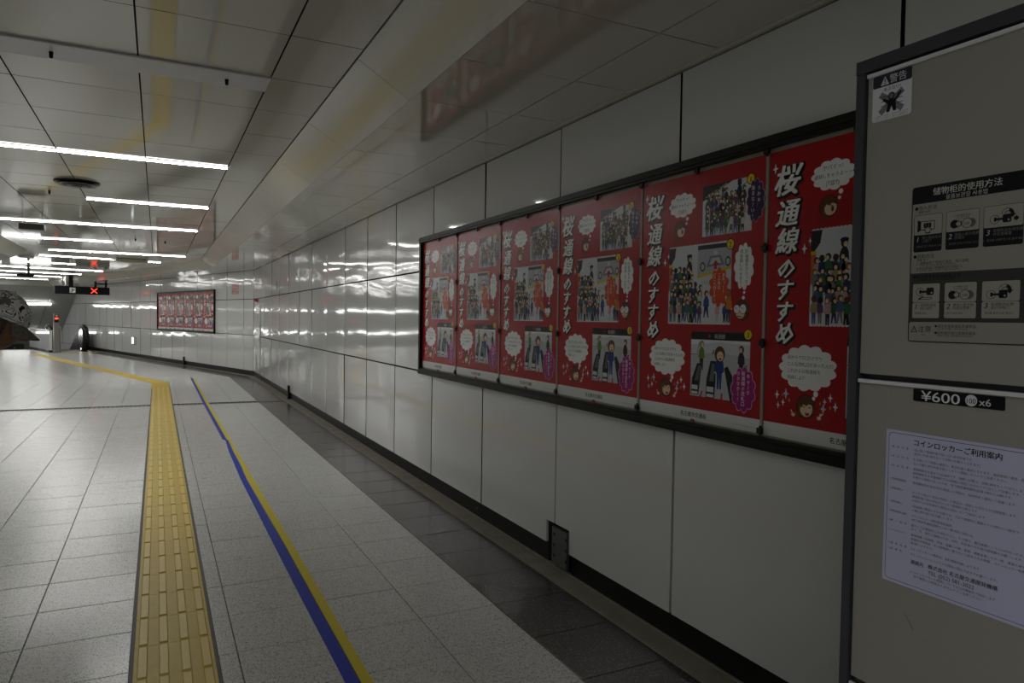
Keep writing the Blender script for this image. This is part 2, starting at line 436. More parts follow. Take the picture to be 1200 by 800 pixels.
# sloping ceiling over the escalator and the stairs
SL = .575
b = MB(); L = 9.6
b.prism_to([(XL-.05, YH, ZS+.03), (XW+.1, YH, ZS+.03), (XW+.1, YH+L, ZS+.03-SL*L), (XL-.05, YH+L, ZS+.03-SL*L)], (0, 0, .2), DARKGAP)
b.box(XL, XW+.05, YH-.001, YH+.03, ZS-.01, ZC+.02, CEIL)
b.v = [tuple(S2 @ Vector(v)) for v in b.v]
sl = struct(b.build('ceiling'))
for i in range(6):
    x1 = XW-.006-.91*i; x0 = x1-.90
    m = MB(); m.prism_to([(x0, YH+.004, ZS), (x1, YH+.004, ZS), (x1, YH+L, ZS-SL*L), (x0, YH+L, ZS-SL*L)], (0, 0, .02), mat('slope_grey', (.42, .42, .39), .3))
    m.v = [tuple(S2 @ Vector(v)) for v in m.v]; m.build('sloping_panel', sl)

# ------------------------------------------------------------------ ceiling lights
def ceiling_light(S, y, x0, x1, halves, label, lit=True):
    t = tag(empty('ceiling_light', loc(S, (x0+x1)/2, y, ZC)), label, 'light', 'lamps across the ceiling')
    cx = (x0+x1)/2
    b = MB()
    if lit: b.box(x0-cx, x1-cx, -.030, .030, -.003, .002, PLATE)
    else: b.box(x0-cx, x1-cx, 0, .235, -.011, -.002, mat('strip_white', (.74, .75, .78), .35))
    b.build('lamp_plate', t)
    if lit:
        for (a, c) in halves:
            m = MB(); m.box(a-cx+.004, c-cx-.004, -.021, .021, -.013, -.003, DIFFS); m.m[0] = m.mi(DIFF); m.build('diffuser', t)
    return t
XA, XB, XC = .53, -.686, -1.905
ceiling_light(S1, 3.885, XC, XA, [], 'unlit white lamp strip flush on the ceiling with two black knobs', lit=False)
lab = ['lit tube pair spanning the ceiling, the one nearest the camera', 'short lit tube on the right side just past the black round vent',
       'long lit tube pair third from the camera, beyond the short tube', 'short lit tube on the left side of the ceiling before the bend',
       'long lit tube pair on the ceiling right at the bend']
for i, (y, hv) in enumerate(((6.40, 'LR'), (8.90, 'R'), (11.4, 'LR'), (13.95, 'L'), (16.45, 'LR'))):
    h = [p for c, p in (('L', (XC, XB)), ('R', (XB, XA))) if c in hv]
    ceiling_light(S1, y, h[0][0], h[-1][1], h, lab[i])
lab2 = ['lit tube pair just beyond the bend, behind the beige ceiling box', 'short lit tube on the left, second row past the bend', 'lit tube pair third row past the bend of the passage',
        'lit tube pair fourth row past the bend of the passage', 'lit tube pair fifth row past the bend of the passage', 'farthest lit tube pair, last before the sloping escalator ceiling']
for i, (al, hv) in enumerate(((1.8, 'LR'), (4.4, 'L'), (6.95, 'LR'), (9.5, 'LR'), (12.1, 'LR'), (14.6, 'LR'))):
    h = [p for c, p in (('L', (XC, XB)), ('R', (XB, XA))) if c in hv]
    ceiling_light(S2, B0.y+al, h[0][0], h[-1][1], h, lab2[i])

lab3 = ['lit tube pair overhead, level with the coin locker', 'lit tube pair just behind the camera', 'lit tube pair farthest behind the camera']
for i, y in enumerate((1.38, -1.12, -3.62)):
    if i: ceiling_light(S1, y, XC, XA, [(XC, XB), (XB, XA)], lab3[i])

# ------------------------------------------------------------------ tactile paving, drain, tapes
def tact_mesh(lx, ly, bars=True):
    b = MB(); ax, ay = lx/2-.001, ly/2-.001
    b.box(-ax, ax, -ay, ay, -.01, .002, TACT)
    return b.mesh('tactile_tile')
bar = MB()
hw, hl, t = .0145, .137, .0055
for (i, z) in ((0, 0), (1, .005)):
    pass
bar.add([(-hw-.004, -hl-.004, 0), (hw+.004, -hl-.004, 0), (hw+.004, hl+.004, 0), (-hw-.004, hl+.004, 0), (-hw, -hl, t), (hw, -hl, t), (hw, hl, t), (-hw, hl, t)],
        [(4, 5, 6, 7)]+[(i, (i+1) % 4, 4+(i+1) % 4, 4+i) for i in range(4)], TACTBAR)
bar_me = bar.mesh('raised_bar')
TX0, TX1, TP = -.085, .213, .3015
tm1 = tact_mesh(TX1-TX0, TP)
tp = tag(empty('tactile_paving', S1), 'straight yellow tactile strip of barred tiles running along the near floor', 'tactile paving')
b = MB(); b.box(TX0-.013, TX0, -.4, 16.05, -.02, .0005, mat('caulk_grey', (.07, .065, .055), .6)); b.box(TX1, TX1+.012, -.4, 16.05, -.02, .0005, MATS['caulk_grey'])
b.build('edge_joint', tp)
TXC = (TX0+TX1)/2
for k in range(-2, 43):
    yc = 2.994+TP*(k+.5)-TP*3
    if yc > 15.9: break
    tl = link('tactile_tile', tm1, tp, Matrix.Translation((TXC, yc, random.uniform(-.0005, .0005))))
    for f in (.11, .37, .64, .895):
        link('raised_bar', bar_me, tl, Matrix.Translation(((f-.5)*(TX1-TX0), 0, .002)))
yend = 2.994+TP*(k)-TP*3
def s2i(x, y):
    v = S2.inverted() @ Vector((x, y, 0)); return (v.x, v.y)
# after the bend: strip centred on corridor x = TX2
corner = S2.inverted() @ Vector((TXC, 16.15, 0)); TX2 = corner.x
tp2 = tag(empty('tactile_paving', S2), 'yellow tactile strip past the bend, running away to the stairs at left', 'tactile paving')
m = MB()
q0 = [s2i(TX0, yend), s2i(TX1, yend), s2i(TX1, 16.35)]
m.prism(q0+[(TX2+.149, corner.y+.16), (TX2-.149, corner.y+.16)], -.01, .0025, TACT)
m.build('corner_tile', tp2)
for k in range(44):
    yc = corner.y+.16+TP*(k+.5)
    if yc > END2-.5: break
    tl = link('tactile_tile', tm1, tp2, Matrix.Translation((TX2, yc, 0)))
bb = MB()
for k in range(44):
    yc = corner.y+.16+TP*(k+.5)
    if yc > END2-.5: break
    for f in (.11, .37, .64, .895):
        cx = TX2+(f-.5)*.298
        bb.add([(cx+p[0], yc+p[1], p[2]+.002) for p in bar.v], bar.f, TACTBAR)
o = bb.build('raised_bar_rest', tp2); o['kind'] = 'stuff'
tp3 = tag(empty('tactile_warning_strip', S2), 'short yellow warning tile row on the floor in front of the escalator', 'tactile paving')
dm = MB(); dm.box(-.149, .149, -.149, .149, -.01, .002, TACT)
for i in range(5):
    for j in range(5): dm.cyl((-.116+.058*i, -.116+.058*j, .002), (-.116+.058*i, -.116+.058*j, .007), .016, TACTBAR, .011, 6)
dm = dm.mesh('tactile_tile')
for i in range(4): link('tactile_tile', dm, tp3, Matrix.Translation((XW-.35-.3*i, B0.y+13.05, 0)))

dr = tag(empty('drain_channel', loc(S1, 0, (DR0+DR1)/2, 0)), 'thin slotted drain grate crossing the whole floor before the bend', 'drain')
m = MB(); m.box(-3.4, 1.485, -.10, .10, -.04, -.022, DARKGAP); m.box(1.485, 1.9, -.10, -.03, -.02, -.003, DARKGAP); m.box(1.485, 1.9, -.03, .10, -.02, -.0005, GRANITE); m.build('channel', dr)
m = MB(); m.box(-3.4, -1.3, -.103, -.075, -.016, .001, STEEL); m.box(-1.3, 1.485, -.103, -.09, -.016, .001, DSTEEL); m.box(-3.4, 1.485, .09, .103, -.016, .001, DSTEEL); m.build('rim', dr)
m = MB()
x = -3.4
while x < 1.47:
    if not (TX0-.02 < x+.03 < TX1+.02): m.box(x, x+.02, -.075 if x < -1.3 else -.09, .09, -.02, -.004, mat('grate_grey', (.16, .16, .155), .5))
    x += .06
o = m.build('grate_bar', dr); o['kind'] = 'stuff'

def tape(name, path_l, path_r, m, label, z):
    n = len(path_l); b = MB()
    b.add([(x, y, zz) for zz in (0.0008, z) for (x, y) in path_l+path_r],
          [(2*n+i, 2*n+n+i, 2*n+n+i+1, 2*n+i+1) for i in range(n-1)]+[(i, i+1, 2*n+i+1, 2*n+i) for i in range(n-1)]+[(n+i+1, n+i, 3*n+i, 3*n+i+1) for i in range(n-1)]
          +[(0, 2*n, 3*n, n), (n-1, 2*n-1, 4*n-1, 3*n-1)], m)
    o = b.build(name); tag(o, label, 'tape', 'floor marking tapes')
    return o
YS = [1.6, 2.8, 3.5, 4.4, 5.6, 6.4, 7.1, 7.8, 8.48, 8.52, 10, 12.2, 14.5, 17.36]
BLx = [.648, .644, .641, .640, .641, .640, .652, .662, .690, .662, .660, .655, .660, .664]
MDx = [.700, .699, .698, .699, .694, .690, .703, .706, .718, .706, .700, .696, .698, .700]
YRx = [.746, .744, .745, .746, .742, .740, .741, .740, .742, .750, .742, .734, .738, .740]
tape('floor_tape', list(zip(BLx, YS)), list(zip([v-.003 for v in MDx], YS)), BLUE, 'blue adhesive tape line on the floor, left of the yellow line', .0020)
tape('floor_tape', list(zip([v+.002 for v in MDx], YS)), list(zip(YRx, YS)), YEL, 'yellow adhesive tape line on the floor, right of the blue line', .0022)

# ------------------------------------------------------------------ flat print
PRINT = {}
def paper(c, rough=.3, bump=.12):
    k = (c, rough, bump)
    if k not in PRINT: PRINT[k] = mat('print_%d' % len(PRINT), srgb(c), rough, spec=.2, bump=bump, bscale=9)
    return PRINT[k]
_txt = {}
def text_polys(s, shear=0.):
    res = 3 if s.isascii() or '¥' in s else 1; k = (s, shear)
    if k not in _txt:
        c = bpy.data.curves.new('t', 'FONT'); c.body = s; c.size = 1; c.shear = shear; c.resolution_u = res
        o = bpy.data.objects.new('t', c); col.objects.link(o)
        dg = bpy.context.evaluated_depsgraph_get(); me = bpy.data.meshes.new_from_object(o.evaluated_get(dg))
        vs = [(v.co.x, v.co.y) for v in me.vertices]; fs = [tuple(p.vertices) for p in me.polygons]
        bpy.data.objects.remove(o); bpy.data.curves.remove(c); bpy.data.meshes.remove(me)
        _txt[k] = (vs, fs)
    return _txt[k]
class Canvas(MB):
    """flat print: u right, v down, metres; each stroke a layer a hair above the one before"""
    def __init__(s, rough=.3, bump=.0, step=.00012):
        super().__init__(); s.rough = rough; s.bump = bump; s.step = step
    def z(s, L): return L*s.step
    def poly(s, pts, c, L):
        m = paper(c, s.rough, s.bump); pts = list(pts)
        tri = tessellate_polygon([[Vector((p[0], -p[1], 0)) for p in pts]])
        fs = []
        for t in tri:
            a, b, d = [pts[i] for i in t]
            cr = (b[0]-a[0])*(-(d[1]-a[1]))-(-(b[1]-a[1]))*(d[0]-a[0])
            fs.append(t if cr > 0 else (t[0], t[2], t[1]))
        s.add([(p[0], -p[1], s.z(L)) for p in pts], fs, m)
    def rect(s, u0, v0, u1, v1, c, L, r=0):
        if r <= 0: return s.poly([(u0, v0), (u1, v0), (u1, v1), (u0, v1)], c, L)
        P = []
        for (cx, cy, a0) in ((u1-r, v0+r, -90), (u1-r, v1-r, 0), (u0+r, v1-r, 90), (u0+r, v0+r, 180)):
            for i in range(5):
                a = math.radians(a0+22.5*i); P.append((cx+r*math.cos(a), cy+r*math.sin(a)))
        s.poly(P, c, L)
    def ell(s, cu, cv, a, b, c, L, n=14, rot=0.):
        s.poly([(cu+a*math.cos(t)*math.cos(rot)-b*math.sin(t)*math.sin(rot), cv+a*math.cos(t)*math.sin(rot)+b*math.sin(t)*math.cos(rot)) for t in [2*math.pi*i/n for i in range(n)]], c, L)
    def line(s, pts, wd, c, L):
        for (a, b) in zip(pts, pts[1:]):
            dx, dy = b[0]-a[0], b[1]-a[1]; l = math.hypot(dx, dy) or 1; nx, ny = -dy/l*wd/2, dx/l*wd/2
            s.poly([(a[0]+nx, a[1]+ny), (b[0]+nx, b[1]+ny), (b[0]-nx, b[1]-ny), (a[0]-nx, a[1]-ny)], c, L)
    def text(s, t, u, v, size, c, L, bold=0., align='c', shear=0., sx=1., rot=0.):
        """v = baseline centre line of the glyphs"""
        vs, fs = text_polys(t, shear)
        if not vs: return
        x0 = min(p[0] for p in vs); x1 = max(p[0] for p in vs); w = (x1-x0)*size*sx
        off = {'c': -w/2, 'l': 0, 'r': -w}[align]
        ca, sa = math.cos(rot), math.sin(rot)
        if bold <= 0: offs = [(0, 0)]
        elif bold < .03: offs = [(-.5, 0), (.5, 0)]
        elif bold < .05: offs = [(-.6, -.3), (.6, -.3), (-.6, .3), (.6, .3)]
        else: offs = [(math.cos(a), math.sin(a)) for a in [math.pi*i/4 for i in range(8)]]
        for n, (ox, oy) in enumerate(offs):
            out = []
            for p in vs:
                px = (p[0]-x0+ox*bold)*size*sx+off; py = (p[1]-.36+oy*bold)*size
                out.append((u+px*ca-py*sa, -v+px*sa+py*ca, s.z(L+n*.06)))
            s.add(out, fs, paper(c, s.rough, s.bump))
    def fit(s, t, u, v, w, size, c, L, bold=0., align='l', shear=0.):
        vs, fs = text_polys(t, shear)
        tw = (max(p[0] for p in vs)-min(p[0] for p in vs))*size
        s.text(t, u, v, size, c, L, bold, align, shear, w/tw)
    def vtext(s, t, u, v, size, pitch, c, L, bold=0., shear=0.):
        for i, ch in enumerate(t):
            if ch in 'ー〜~…—':
                s.text(ch, u, v+pitch*i, size, c, L, bold, 'c', shear, 1, -math.pi/2)
            else: s.text(ch, u+(.25*size if ch in 'っょ、' else 0), v+pitch*i-(.15*size if ch in 'っょ、' else 0), size*(.85 if ch in 'っょ' else 1), c, L, bold, 'c', shear)
    def cloud(s, cu, cv, a, b, c, L, n=11, k=.09, out=None):
        def P(ex):
            pts = []
            for i in range(n*5):
                t = 2*math.pi*i/(n*5); f = 1-k+k*1.6*abs(math.sin(n*t/2))
                pts.append((cu+(a*f+ex)*math.cos(t), cv+(b*f+ex)*math.sin(t)))
            return pts
        if out: s.poly(P(.003), out, L-1)
        s.poly(P(0), c, L)
    def spark(s, cu, cv, r, c, L):
        s.poly([(cu+(r if i % 2 == 0 else r*.28)*math.sin(math.pi*i/4)*(.62 if i in (2, 6) else 1), cv-(r if i % 2 == 0 else r*.28)*math.cos(math.pi*i/4)) for i in range(8)], c, L)

SKIN = (236, 205, 165); BRN = (98, 58, 30); BLK = (22, 20, 22); WHT = (226, 228, 226)
def head(cv, u, v, r, hair, L, face=1, tilt=0., ponytail=True):
    cv.ell(u, v, r*1.02, r*1.06, BLK, L, 16); cv.ell(u, v, r*.95, r*.99, hair, L+1, 16)
    cv.ell(u+face*r*.22, v+r*.18, r*.66, r*.70, SKIN, L+2, 14, tilt)
    cv.poly([(u-r*.5, v-r*.75), (u+r*.75, v-r*.6), (u+r*.85, v-r*.15), (u+r*.35, v-r*.25), (u+r*.05, v-r*.05), (u-r*.2, v-r*.2), (u-r*.55, v+r*.25)], hair, L+3)
def person(cv, u, v, h, hair, cloth, legs, L, face=1, stride=.0):
    """small cartoon figure, v = feet"""
    r = h*.108
    cv.poly([(u-h*.09, v-h*.42), (u+h*.09, v-h*.42), (u+h*(.07+stride), v), (u+h*(.015+stride), v), (u, v-h*.28), (u-h*(.015+stride), v), (u-h*(.07+stride), v)], legs, L)
    cv.poly([(u-h*.07, v-h*.74), (u+h*.07, v-h*.74), (u+h*.13, v-h*.62), (u+h*.15, v-h*.40), (u+h*.11, v-h*.38), (u-h*.11, v-h*.38), (u-h*.15, v-h*.40), (u-h*.13, v-h*.62)], cloth, L+1)
    cv.ell(u+h*.135, v-h*.385, h*.025, h*.025, SKIN, L+2, 6); cv.ell(u-h*.135, v-h*.385, h*.025, h*.025, SKIN, L+2, 6)
    cv.ell(u, v-h*.85, r*1.05, r*1.12, BLK, L+2, 10); cv.ell(u, v-h*.85, r*.95, r, hair, L+3, 10)
    if face: cv.ell(u+face*r*.3, v-h*.825, r*.6, r*.68, SKIN, L+4, 9)
    if face:
        cv.ell(u+face*r*.15, v-h*.84, r*.09, r*.12, BLK, L+5, 5); cv.ell(u+face*r*.6, v-h*.84, r*.09, r*.12, BLK, L+5, 5)
CL = [(40, 90, 60), (30, 30, 34), (120, 120, 124), (200, 200, 198), (70, 90, 130), (40, 52, 96), (92, 60, 98), (150, 140, 100), (60, 62, 66), (190, 150, 150), (46, 110, 58)]
HR = [(34, 28, 28), (98, 58, 30), (60, 40, 30), (150, 96, 48), (24, 24, 26)]
def crowd(cv, u0, v0, u1, v1, rows, n, h, L, rnd, thr=None):
    for j in range(rows):
        for i in range(n):
            u = u0+(u1-u0)*(i+.5+rnd.uniform(-.3, .3))/n; v = v0+(v1-v0)*(j+1)/rows+rnd.uniform(-.006, .006)
            if thr and thr(u, v): continue
            person(cv, u, v, h*rnd.uniform(.9, 1.1), rnd.choice(HR), rnd.choice(CL), rnd.choice(CL[1:6]), L+6*j, rnd.choice((-1, 1, 1, 0)), rnd.choice((0, .05)))
RED = (170, 19, 25)
def gate(cv, u, v, w, h, lean, L):
    cv.poly([(u, v), (u+w, v), (u+w+lean*.25, v-h*.45), (u+w*.6+lean, v-h), (u+lean, v-h), (u+lean*.15, v-h*.5)], (30, 30, 32), L)
    cv.poly([(u+w*.1, v-h*.02), (u+w*.9, v-h*.02), (u+w*.9, v-h*.30), (u+w*.1, v-h*.30)], (210, 212, 214), L+1)
    cv.rect(u+w*.08, v-h*.16, u+w*.92, v-h*.10, (60, 60, 62), L+2)
    cv.poly([(u+w*.30+lean*.2, v-h*.45), (u+w*.78+lean*.3, v-h*.45), (u+w*.52+lean*.95, v-h*.93), (u+w*.2+lean*.95, v-h*.93)], (96, 98, 102), L+1)
def poster_print():
    c = Canvas(.27, .05, .00002)
    W, H = .728, 1.03
    c.rect(0, 0, W, .978, RED, 0); c.rect(0, .978, W, H, (222, 224, 222), 0)
    # title, white with a black edge
    for i, (ch, v, sz) in enumerate(zip('桜通線のすすめ', (.112, .228, .327, .423, .501, .578, .655), (.122, .108, .104, .092, .088, .088, .096))):
        sz *= .93
        c.text(ch, .088+.004, v+.004, sz, (14, 8, 8), 1, .085, 'c', .22)
        c.text(ch, .086, v, sz, (248, 248, 246), 2, .042, 'c', .22)
    for (u, v, r) in ((.026, .062, .022), (.163, .36, .02), (.186, .335, .013)):
        c.spark(u+.002, v+.002, r*1.25, (14, 8, 8), 1); c.spark(u, v, r, (240, 240, 236), 2)
    # thought cloud 1 and the sideways head
    c.cloud(.269, .123, .082, .050, (244, 245, 244), 3, 11)
    for t, v, s in (('ヤバイっ!', .098, .019), ('遅刻しちゃうよーっ', .124, .0165), ('(T益T)', .150, .019)): c.text(t, .269, v, s, (40, 36, 36), 4, .01)
    c.ell(.302, .183, .0085, .0085, (244, 245, 244), 3, 10); c.ell(.297, .203, .006, .006, (244, 245, 244), 3, 8)
    head(c, .256, .226, .036, BRN, 3, 1, .5); c.line([(.234, .252), (.226, .285)], .008, BRN, 4)
    c.ell(.272, .236, .006, .010, (120, 40, 34), 7, 8); c.line([(.262, .222), (.270, .226)], .003, BLK, 7); c.line([(.278, .214), (.284, .222)], .003, BLK, 7)
    rnd = random.Random(5)
    # picture 1: the crush
    c.rect(.395, .066, .663, .270, (214, 216, 222), 1)
    c.poly([(.395, .066), (.56, .066), (.395, .125)], (34, 34, 38), 2); c.line([(.41, .112), (.53, .072)], .006, (150, 150, 152), 3)
    c.line([(.60, .10), (.66, .075)], .003, (90, 90, 96), 2)
    crowd(c, .415, .15, .63, .272, 6, 10, .078, 4, rnd, lambda u, v: u > .60 and v < .17)
    person(c, .598, .165, .098, (26, 30, 50), (30, 34, 60), (26, 28, 44), 40, 0)
    c.ell(.598, .072, .012, .006, (26, 30, 60), 46, 8)
    c.ell(.655, .076, .0215, .0215, (20, 16, 10), 42, 18); c.ell(.655, .076, .0185, .0185, (232, 196, 22), 43, 18); c.text('1', .655, .077, .028, (24, 20, 12), 44, .02)
    c.cloud(.681, .160, .042, .076, (52, 26, 66), 46, 11, .11, (170, 150, 180))
    c.vtext('うわぁ…', .697, .117, .019, .021, (226, 222, 230), 47, .012); c.vtext('進まな〜い!', .668, .112, .019, .021, (226, 222, 230), 47, .012)
    # picture 2: where is the gate
    for i in range(24):
        u = .192+.372*(i+.5)/24; c.ell(u, .302, .0085, .006, (222, 224, 226), 1, 8); c.ell(u, .622, .0085, .006, (222, 224, 226), 1, 8)
    c.rect(.191, .302, .564, .622, (212, 214, 220), 2)
    c.rect(.372, .304, .564, .322, (26, 26, 28), 3)
    c.poly([(.372, .322), (.564, .322), (.564, .405), (.372, .435)], (176, 178, 186), 3)
    c.line([(.372, .432), (.564, .402)], .012, (216, 184, 36), 4)
    c.poly([(.425, .395), (.445, .352), (.505, .350), (.525, .390)], (120, 122, 130), 4); c.poly([(.44, .385), (.455, .36), (.495, .358), (.51, .382)], (200, 202, 206), 5)
    c.ell(.475, .338, .012, .010, (206, 208, 210), 5, 12)
    for (u, v) in ((.402, .392), (.545, .378)): c.ell(u, v, .016, .02, (60, 62, 66), 5, 10); c.ell(u, v, .010, .013, (190, 192, 196), 6, 10)
    c.poly([(.476, .405), (.484, .405), (.484, .388), (.496, .388), (.477, .368), (.459, .388), (.469, .388), (.469, .405)], (176, 30, 26), 6)
    c.poly([(.191, .302), (.235, .302), (.228, .345), (.191, .39)], (40, 40, 44), 3); c.poly([(.191, .39), (.212, .372), (.212, .48), (.191, .49)], (196, 96, 40), 3); c.rect(.191, .372, .214, .384, (216, 184, 36), 4)
    c.rect(.222, .41, .285, .445, (34, 34, 36), 4, .006); c.rect(.230, .424, .276, .437, (200, 202, 204), 5); c.rect(.205, .450, .27, .490, (34, 34, 36), 4, .006); c.rect(.212, .466, .262, .48, (200, 202, 204), 5)
    person(c, .322, .46, .125, (26, 30, 50), (28, 30, 46), (24, 26, 38), 6, 1); c.ell(.322, .342, .017, .008, (26, 30, 60), 12, 8); c.rect(.306, .343, .336, .348, (18, 20, 36), 13)
    crowd(c, .20, .455, .345, .618, 5, 6, .098, 12, rnd); crowd(c, .33, .52, .40, .618, 3, 3, .10, 14, rnd)
    person(c, .428, .60, .115, BRN, (44, 70, 140), (30, 40, 90), 20, 1, .06)
    for a in range(5): c.line([(.405+.012*a, .465), (.398+.016*a, .448)], .002, (40, 40, 44), 20)
    person(c, .492, .618, .085, (30, 26, 26), (216, 150, 156), (190, 190, 194), 32, -1); person(c, .532, .618, .085, (30, 26, 26), (60, 70, 120), (40, 44, 60), 32, -1); person(c, .553, .618, .135, (170, 100, 40), (206, 120, 40), (60, 60, 90), 30, 0)
    c.cloud(.499, .478, .052, .074, (206, 74, 28), 44, 10, .14)
    for t, u in (('あれっ!?', .524), ('この先は', .500), ('どこへ行くの?', .475)): c.vtext(t, u, .430, .0175, .0165, (246, 236, 226), 45, .012)
    c.ell(.557, .312, .0215, .0215, (20, 16, 10), 46, 18); c.ell(.557, .312, .0185, .0185, (232, 196, 22), 47, 18); c.text('2', .557, .313, .028, (24, 20, 12), 48, .02)
    c.cloud(.629, .404, .049, .086, (244, 245, 244), 4, 11, .10)
    c.text('(0_0)', .629, .345, .019, (40, 36, 36), 5, .01); c.vtext('桜通をクリって、', .644, .365, .0175, .0165, (40, 36, 36), 5, .01); c.vtext('冒険しちゃおう!', .616, .365, .0175, .0165, (40, 36, 36), 5, .01)
    c.ell(.634, .503, .006, .006, (244, 245, 244), 4, 8); c.ell(.631, .523, .0075, .0075, (244, 245, 244), 4, 10)
    head(c, .625, .570, .038, BRN, 4, -1, 0); c.line([(.652, .592), (.662, .618)], .009, BRN, 4)
    for (u, r) in ((.598, .0175), (.630, .019)):
        c.ell(u, .566, r, r*1.05, BLK, 8, 14); c.ell(u, .566, r*.88, r*.93, (240, 240, 238), 9, 14); c.ell(u-.004, .563, .003, .003, BLK, 10, 6)
    c.line([(.600, .594), (.624, .596)], .003, BLK, 9); c.line([(.605, .533), (.603, .518)], .004, BRN, 8)
    # picture 3: the easy gate
    c.rect(.344, .657, .672, .924, (206, 208, 214), 1); c.rect(.344, .657, .672, .690, (24, 24, 26), 2)
    c.ell(.452, .674, .0075, .0075, (180, 30, 30), 3, 10); c.text('桜通線', .510, .675, .020, (190, 192, 192), 3, .02)
    c.poly([(.344, .690), (.672, .690), (.672, .705), (.51, .698), (.344, .712)], (232, 234, 236), 2); c.poly([(.344, .76), (.50, .735), (.672, .755), (.672, .924), (.344, .924)], (186, 188, 194), 2)
    c.line([(.344, .752), (.382, .752), (.392, .70)], .003, (90, 92, 96), 3)
    person(c, .408, .815, .125, (146, 130, 84), (96, 130, 50), (40, 36, 36), 4, 1); person(c, .628, .828, .125, BRN, (44, 36, 40), (34, 28, 32), 4, -1); c.rect(.642, .782, .658, .80, (24, 22, 24), 8)
    gate(c, .348, .918, .045, .130, .035, 9); gate(c, .436, .924, .05, .150, .025, 9); c.poly([(.538, .80), (.556, .79), (.60, .85), (.60, .93), (.575, .93)], (30, 30, 32), 9); c.rect(.574, .85, .604, .90, (90, 92, 96), 10)
    c.poly([(.400, .924), (.412, .90), (.420, .90), (.410, .924)], (186, 30, 26), 9); c.poly([(.522, .924), (.524, .90), (.532, .90), (.532, .924)], (186, 30, 26), 9)
    person(c, .512, .885, .17, BRN, (40, 62, 128), (44, 66, 130), 14, 1)
    c.ell(.512, .745, .029, .032, BLK, 20, 14); c.ell(.512, .745, .026, .029, BRN, 21, 14); c.ell(.515, .753, .019, .020, SKIN, 22, 12); c.line([(.506, .752), (.510, .750)], .003, BLK, 23); c.line([(.519, .750), (.523, .752)], .003, BLK, 23); c.ell(.515, .764, .008, .004, (120, 40, 34), 23, 8)
    c.text('♪', .475, .735, .032, BLK, 4, .02)
    c.ell(.660, .664, .0215, .0215, (20, 16, 10), 26, 18); c.ell(.660, .664, .0185, .0185, (232, 196, 22), 27, 18); c.text('3', .660, .665, .028, (24, 20, 12), 28, .02)
    c.cloud(.641, .874, .059, .083, (158, 30, 118), 30, 11, .10, (226, 170, 206))
    c.vtext('キャ〜♡', .667, .822, .0195, .021, (246, 230, 242), 31, .012); c.vtext('桜通線の改札口', .641, .812, .0195, .0195, (246, 230, 242), 31, .012); c.vtext('ラクラク〜!', .615, .815, .0185, .0195, (246, 230, 242), 31, .012)
    # big thought cloud, head, sparkles
    c.cloud(.187, .772, .116, .077, (244, 245, 244), 3, 13, .08)
    for i, t in enumerate(('目からウロコ! (^▽^)', 'こんな改札口があったんだ!', 'これからは桜通線を', '利用しよ♡')): c.text(t, .105, .737+.0235*i, .0158, (36, 32, 32), 4, .008, 'l')
    c.ell(.226, .858, .010, .010, (244, 245, 244), 3, 10); c.ell(.218, .874, .007, .007, (244, 245, 244), 3, 8)
    head(c, .186, .905, .040, BRN, 3, .3, 0); c.line([(.158, .928), (.150, .948)], .009, BRN, 3)
    for u in (.180, .204): c.line([(u-.006, .905), (u+.004, .908)], .003, BLK, 8)
    c.poly([(.182, .926), (.204, .926), (.198, .936), (.188, .936)], (170, 60, 50), 8)
    for u, s in ((.134, -1), (.242, 1)):
        c.ell(u, .938, .011, .009, BLK, 3, 10); c.ell(u, .938, .009, .007, SKIN, 4, 10)
        for k in (-1, 0, 1): c.line([(u+s*.004, .932), (u+s*(.010+.003*k)+k*.003, .922)], .004, SKIN, 4)
    rs = random.Random(3)
    for (u, v, r, cc) in ((.06, .875, .017, (240, 240, 240)), (.10, .868, .021, (200, 200, 222)), (.088, .90, .014, (240, 240, 240)), (.066, .912, .014, (220, 220, 230)), (.115, .89, .008, (220, 170, 60)), (.085, .874, .006, (220, 170, 60)),
                          (.285, .865, .016, (240, 240, 240)), (.263, .88, .013, (220, 220, 230)), (.305, .893, .017, (240, 240, 240)), (.258, .905, .020, (200, 200, 222)), (.245, .888, .007, (220, 170, 60)), (.285, .898, .008, (220, 170, 60))): c.spark(u, v, r, cc, 3)
    c.text('名古屋市交通局', .364, 1.005, .0225, (30, 30, 32), 2, .03)
    c.text('このポスターは地下鉄の改札口をご案内するものです。', .64, 1.012, .0058, (110, 110, 112), 2)
    return c
cvp = poster_print(); print_me = cvp.mesh('print')
sheet = MB(); sheet.box(0, .728, -1.03, 0, -.0016, -.0004, paper((216, 216, 214))); sheet_me = sheet.mesh('sheet')
ONWALL = Matrix(((0, 0, -1, 0), (-1, 0, 0, 0), (0, 1, 0, 0), (0, 0, 0, 1)))     # u -> -y, v -> z, out -> -x
PPITCH = .7465
def clip_mesh():
    b = MB(); b.box(-.012, .012, -.010, .010, 0, .010, BLACK); b.box(-.004, .004, -.018, .018, 0, .006, BLACK)
    return b.mesh('corner_clip')
clip_me = clip_mesh()
